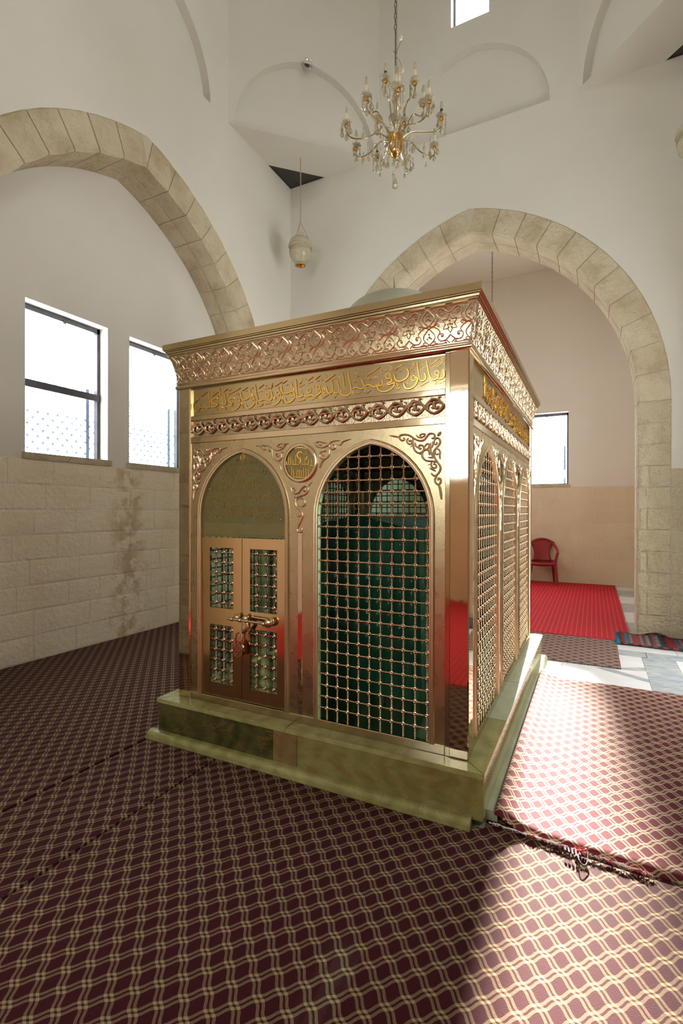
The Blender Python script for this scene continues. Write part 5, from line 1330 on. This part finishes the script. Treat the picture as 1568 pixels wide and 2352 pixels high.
# round spotlight on the crown of the squinch arch
sp = thing('spotlight', 'small round chrome spotlight at the crown of the blind arch', 'spotlight', (-3.05, 3.60, 7.68))
nd = Vector((1, -1, 0)).normalized(); qm = nd.to_track_quat('Z', 'Y').to_matrix().to_4x4()
mb = MB(); mb.lathe([(.03, -.03), (.06, -.01), (.075, .02), (.07, .035), (.06, .03), (.05, .01), (.0, .0)], 18); o = put('housing', mb.mesh('housing', True), 'chrome', sp, qm)
mb = MB(); mb.lathe([(.036, .004), (.03, .012), (.001, .014)], 14); put('lens', mb.mesh('lens', True), 'dark_steel', sp, qm)
mb = MB(); mb.tube([(.015, -.015, -.05), (.02, -.02, -.4), (.018, -.018, -1.07)], .0022, 4); put('cable', mb, 'candle_cream', sp)
# chain hanging in the alcove
al = thing('alcove_chain', 'thin dark chain hanging from the alcove ceiling', 'chain', (-1.04, 6.5, AZ))
mb = MB()
for k in range(46):
    z = -.03-k*.042; ax = k % 2
    mb.tube([((.010*math.cos(t)) if ax else 0, 0 if ax else .010*math.cos(t), z+.026*math.sin(t)) for t in [2*pi*i/8 for i in range(8)]], .0038, 4, closed=True)
q = put('links', mb, 'chain_metal', al); q['kind'] = 'stuff'
mb = MB(); mb.lathe([(.05, 0), (.05, -.012), (.02, -.03), (.005, -.032)], 14); put('ceiling_rose', mb, 'chain_metal', al)
mb = MB(); mb.lathe([(.01, -1.97), (.06, -1.99), (.13, -2.06), (.15, -2.16), (.10, -2.24), (.02, -2.26)], 18); put('lamp_bowl', mb.mesh('lamp_bowl', True), 'ceramic', al)

# ------------------------------------------------------------------ chandelier
CHX, CHY = -.93, 1.47
cd = thing('chandelier', 'brass and crystal chandelier with candle bulbs hanging on a chain', 'chandelier', (CHX, CHY, 4.10))
def hp(name, mb, mat, parent=cd, mw=None, sm=True): return put(name, mb.mesh(name, sm) if isinstance(mb, MB) else mb, mat, parent, mw)
mb = MB()
z = 1.30
k = 0
while z < 7.9:
    ax = k % 2
    mb.tube([((.010*math.cos(t)) if ax else 0, 0 if ax else .010*math.cos(t), z+.027*math.sin(t)) for t in [2*pi*i/8 for i in range(8)]], .0036, 4, closed=True); z += .046; k += 1
q = hp('chain', mb, 'chain_metal', sm=False); q['kind'] = 'stuff'
mb = MB(); mb.tube([(.012, 0, 1.0), (.012, .004, 2.5), (.012, 0, 8.1)], .0018, 5); hp('flex', mb, 'chain_metal')
mb = MB(); mb.tube([(0, 0, .98), (0, 0, 1.31)], .006, 8); hp('hanging_rod', mb, 'chain_metal')
mb = MB(); mb.lathe([(.012, .28), (.018, .40), (.014, .48), (.020, .56), (.013, .60), (.013, .74), (.020, .76), (.026, .775), (.020, .79), (.013, .80), (.013, .96), (.006, 1.0)], 12); hp('stem', mb, 'pale_brass')
mb = MB(); mb.lathe([(.002, .265), (.028, .275), (.050, .31), (.062, .36), (.068, .42), (.066, .445), (.03, .455), (.012, .46)], 16); hp('amber_bowl', mb, 'amber_gold')
mb = MB(); mb.lathe([(.012, .57), (.05, .585), (.055, .60), (.02, .605)], 16); hp('glass_collar', mb, 'crystal')
# hook with loose wires at the top
mb = MB()
for pts in ([(0, 0, 1.12), (.03, .01, 1.19), (.045, .012, 1.23)], [(0, 0, 1.10), (.035, 0, 1.06), (.06, 0, .98)], [(0, 0, 1.04), (-.012, .01, .97), (-.02, .01, .92)], [(0, 0, 1.13), (-.02, 0, 1.16)]): mb.tube(catmull(pts, 3), .0028, 5)
hp('loose_wires', mb, 'pale_brass')
for p in ((.047, .012, 1.235), (.062, 0, .965)):
    mb = MB(); mb.cbox(p[0]-.012, p[0]+.012, -.008, .008, p[2]-.016, p[2]+.016, .003); hp('wire_connector', mb, 'candle_cream', sm=False)
def drop_mesh(sz, chain_n):
    mb = MB(); z = 0
    for k in range(chain_n): mb.sphere((0, 0, z-.006), .0052, 6, 4); z -= .012
    mb.lathe([(.001, z), (.006*sz, z-.012*sz), (.015*sz, z-.032*sz), (.019*sz, z-.046*sz), (.014*sz, z-.060*sz), (.001, z-.068*sz)], 8, cap=False)
    return mb.mesh('crystal_drop', False)
DROPS = [drop_mesh(.72, 1), drop_mesh(.55, 5), drop_mesh(.95, 3), drop_mesh(.5, 9)]
cupm = MB(); cupm.lathe([(.004, -.022), (.012, -.020), (.019, -.008), (.017, .004), (.010, .010)], 10); CUP = cupm.mesh('cup', True)
bm_ = MB(); n_ = 16
bm_.lathe([(.010, .006), (.026, .008), (.038, .016), (.041, .028), (.037, .018), (.024, .012), (.010, .010)], n_, cap=False)
for i, v in enumerate(bm_.v):
    a = i % n_; s_ = 1+.10*(1 if a % 2 else -1)
    if math.hypot(v[0], v[1]) > .030: bm_.v[i] = (v[0]*s_, v[1]*s_, v[2])
BOB = bm_.mesh('bobeche', True)
cm_ = MB(); cm_.lathe([(.0115, .010), (.0115, .098), (.009, .101)], 10); CANDLE = cm_.mesh('candle', True); BCANDLE = CANDLE.copy()
bl_ = MB(); bl_.lathe([(.008, .101), (.0120, .112), (.0130, .126), (.0105, .145), (.0075, .162), (.001, .168)], 10); BULB = bl_.mesh('bulb', True)
def put_arm(parent_z, ang, rad, zc, zstart, black, ndrop, seed):
    rr = random.Random(seed)
    c, s = math.cos(ang), math.sin(ang)
    pts = [(.02, zstart), (rad*.35, zstart+.055), (rad*.62, zc-.085), (rad*.88, zc-.095), (rad, zc-.055), (rad, zc-.02)]
    mb = MB(); q = catmull(pts, 4); mb.tube([(p[0]*c, p[0]*s, p[1]) for p in q], .0058, 6)
    arm = hp('arm', mb, 'pale_brass')
    T = Matrix.Translation((rad*c, rad*s, zc))
    hp('cup', CUP, 'amber_gold', arm, T); hp('bobeche', BOB, 'crystal', arm, T)
    hp('candle', BCANDLE if black else CANDLE, 'socket_black' if black else 'candle_cream', arm, T @ Matrix.Diagonal((1.1 if black else 1, 1.1 if black else 1, .72 if black else 1, 1)))
    hp('bulb', BULB, 'crystal', arm, T @ Matrix.Translation((0, 0, -.028 if black else 0)))
    for k in range(ndrop):
        a = rr.uniform(0, 2*pi); hp('crystal_drop', DROPS[rr.randrange(4)], 'crystal', arm, T @ Matrix.Translation((.040*math.cos(a), .040*math.sin(a), .012)))
    hp('crystal_drop', DROPS[2], 'crystal', arm, T @ Matrix.Translation((0, 0, -.022)))
for k in range(9): put_arm(0, .25+2*pi*k/9, .385+(.02 if k % 2 else -.01), .50+(.03 if k % 3 == 0 else -.01), .40, k in (0, 3), 4, 100+k)
for k in range(6): put_arm(0, .55+2*pi*k/6, .235, .72, .46, k in (1, 3, 4), 3, 200+k)
T = Matrix.Translation((0, 0, .80)); hp('cup', CUP, 'amber_gold', cd, T); hp('bobeche', BOB, 'crystal', cd, T @ Matrix.Translation((0, 0, .04))); hp('candle', CANDLE, 'candle_cream', cd, T @ Matrix.Translation((.012, -.012, .04))); hp('bulb', BULB, 'crystal', cd, T @ Matrix.Translation((.012, -.012, .05)))
rr = random.Random(77)
for ring_r, cnt, zz in ((.075, 9, .40), (.15, 11, .33), (.24, 10, .34), (.30, 8, .40), (.10, 6, .28)):
    for k in range(cnt):
        a = 2*pi*k/cnt+rr.uniform(-.15, .15)
        hp('crystal_drop', DROPS[rr.choice((0, 1, 2, 3, 2))], 'crystal', cd, Matrix.Translation((ring_r*math.cos(a), ring_r*math.sin(a), zz+rr.uniform(-.05, .05))))
mb = MB()
for k in range(14): mb.sphere((0, 0, .26-.011*k), .005, 6, 4)
mb.lathe([(.001, .11), (.010, .095), (.024, .05), (.026, .035), (.018, .018), (.001, .008)], 8, cap=False); hp('pendant_drop', mb, 'crystal', sm=False)
for k in range(10):
    a = 2*pi*k/10; mb = MB()
    for i in range(13):
        t = i/12; r = .03+.10*t*0+.17*t; zz = .60-.22*t-.10*math.sin(t*pi)
        mb.sphere((r*math.cos(a), r*math.sin(a), zz), .005, 6, 4)
    hp('bead_strand', mb, 'crystal', sm=False)
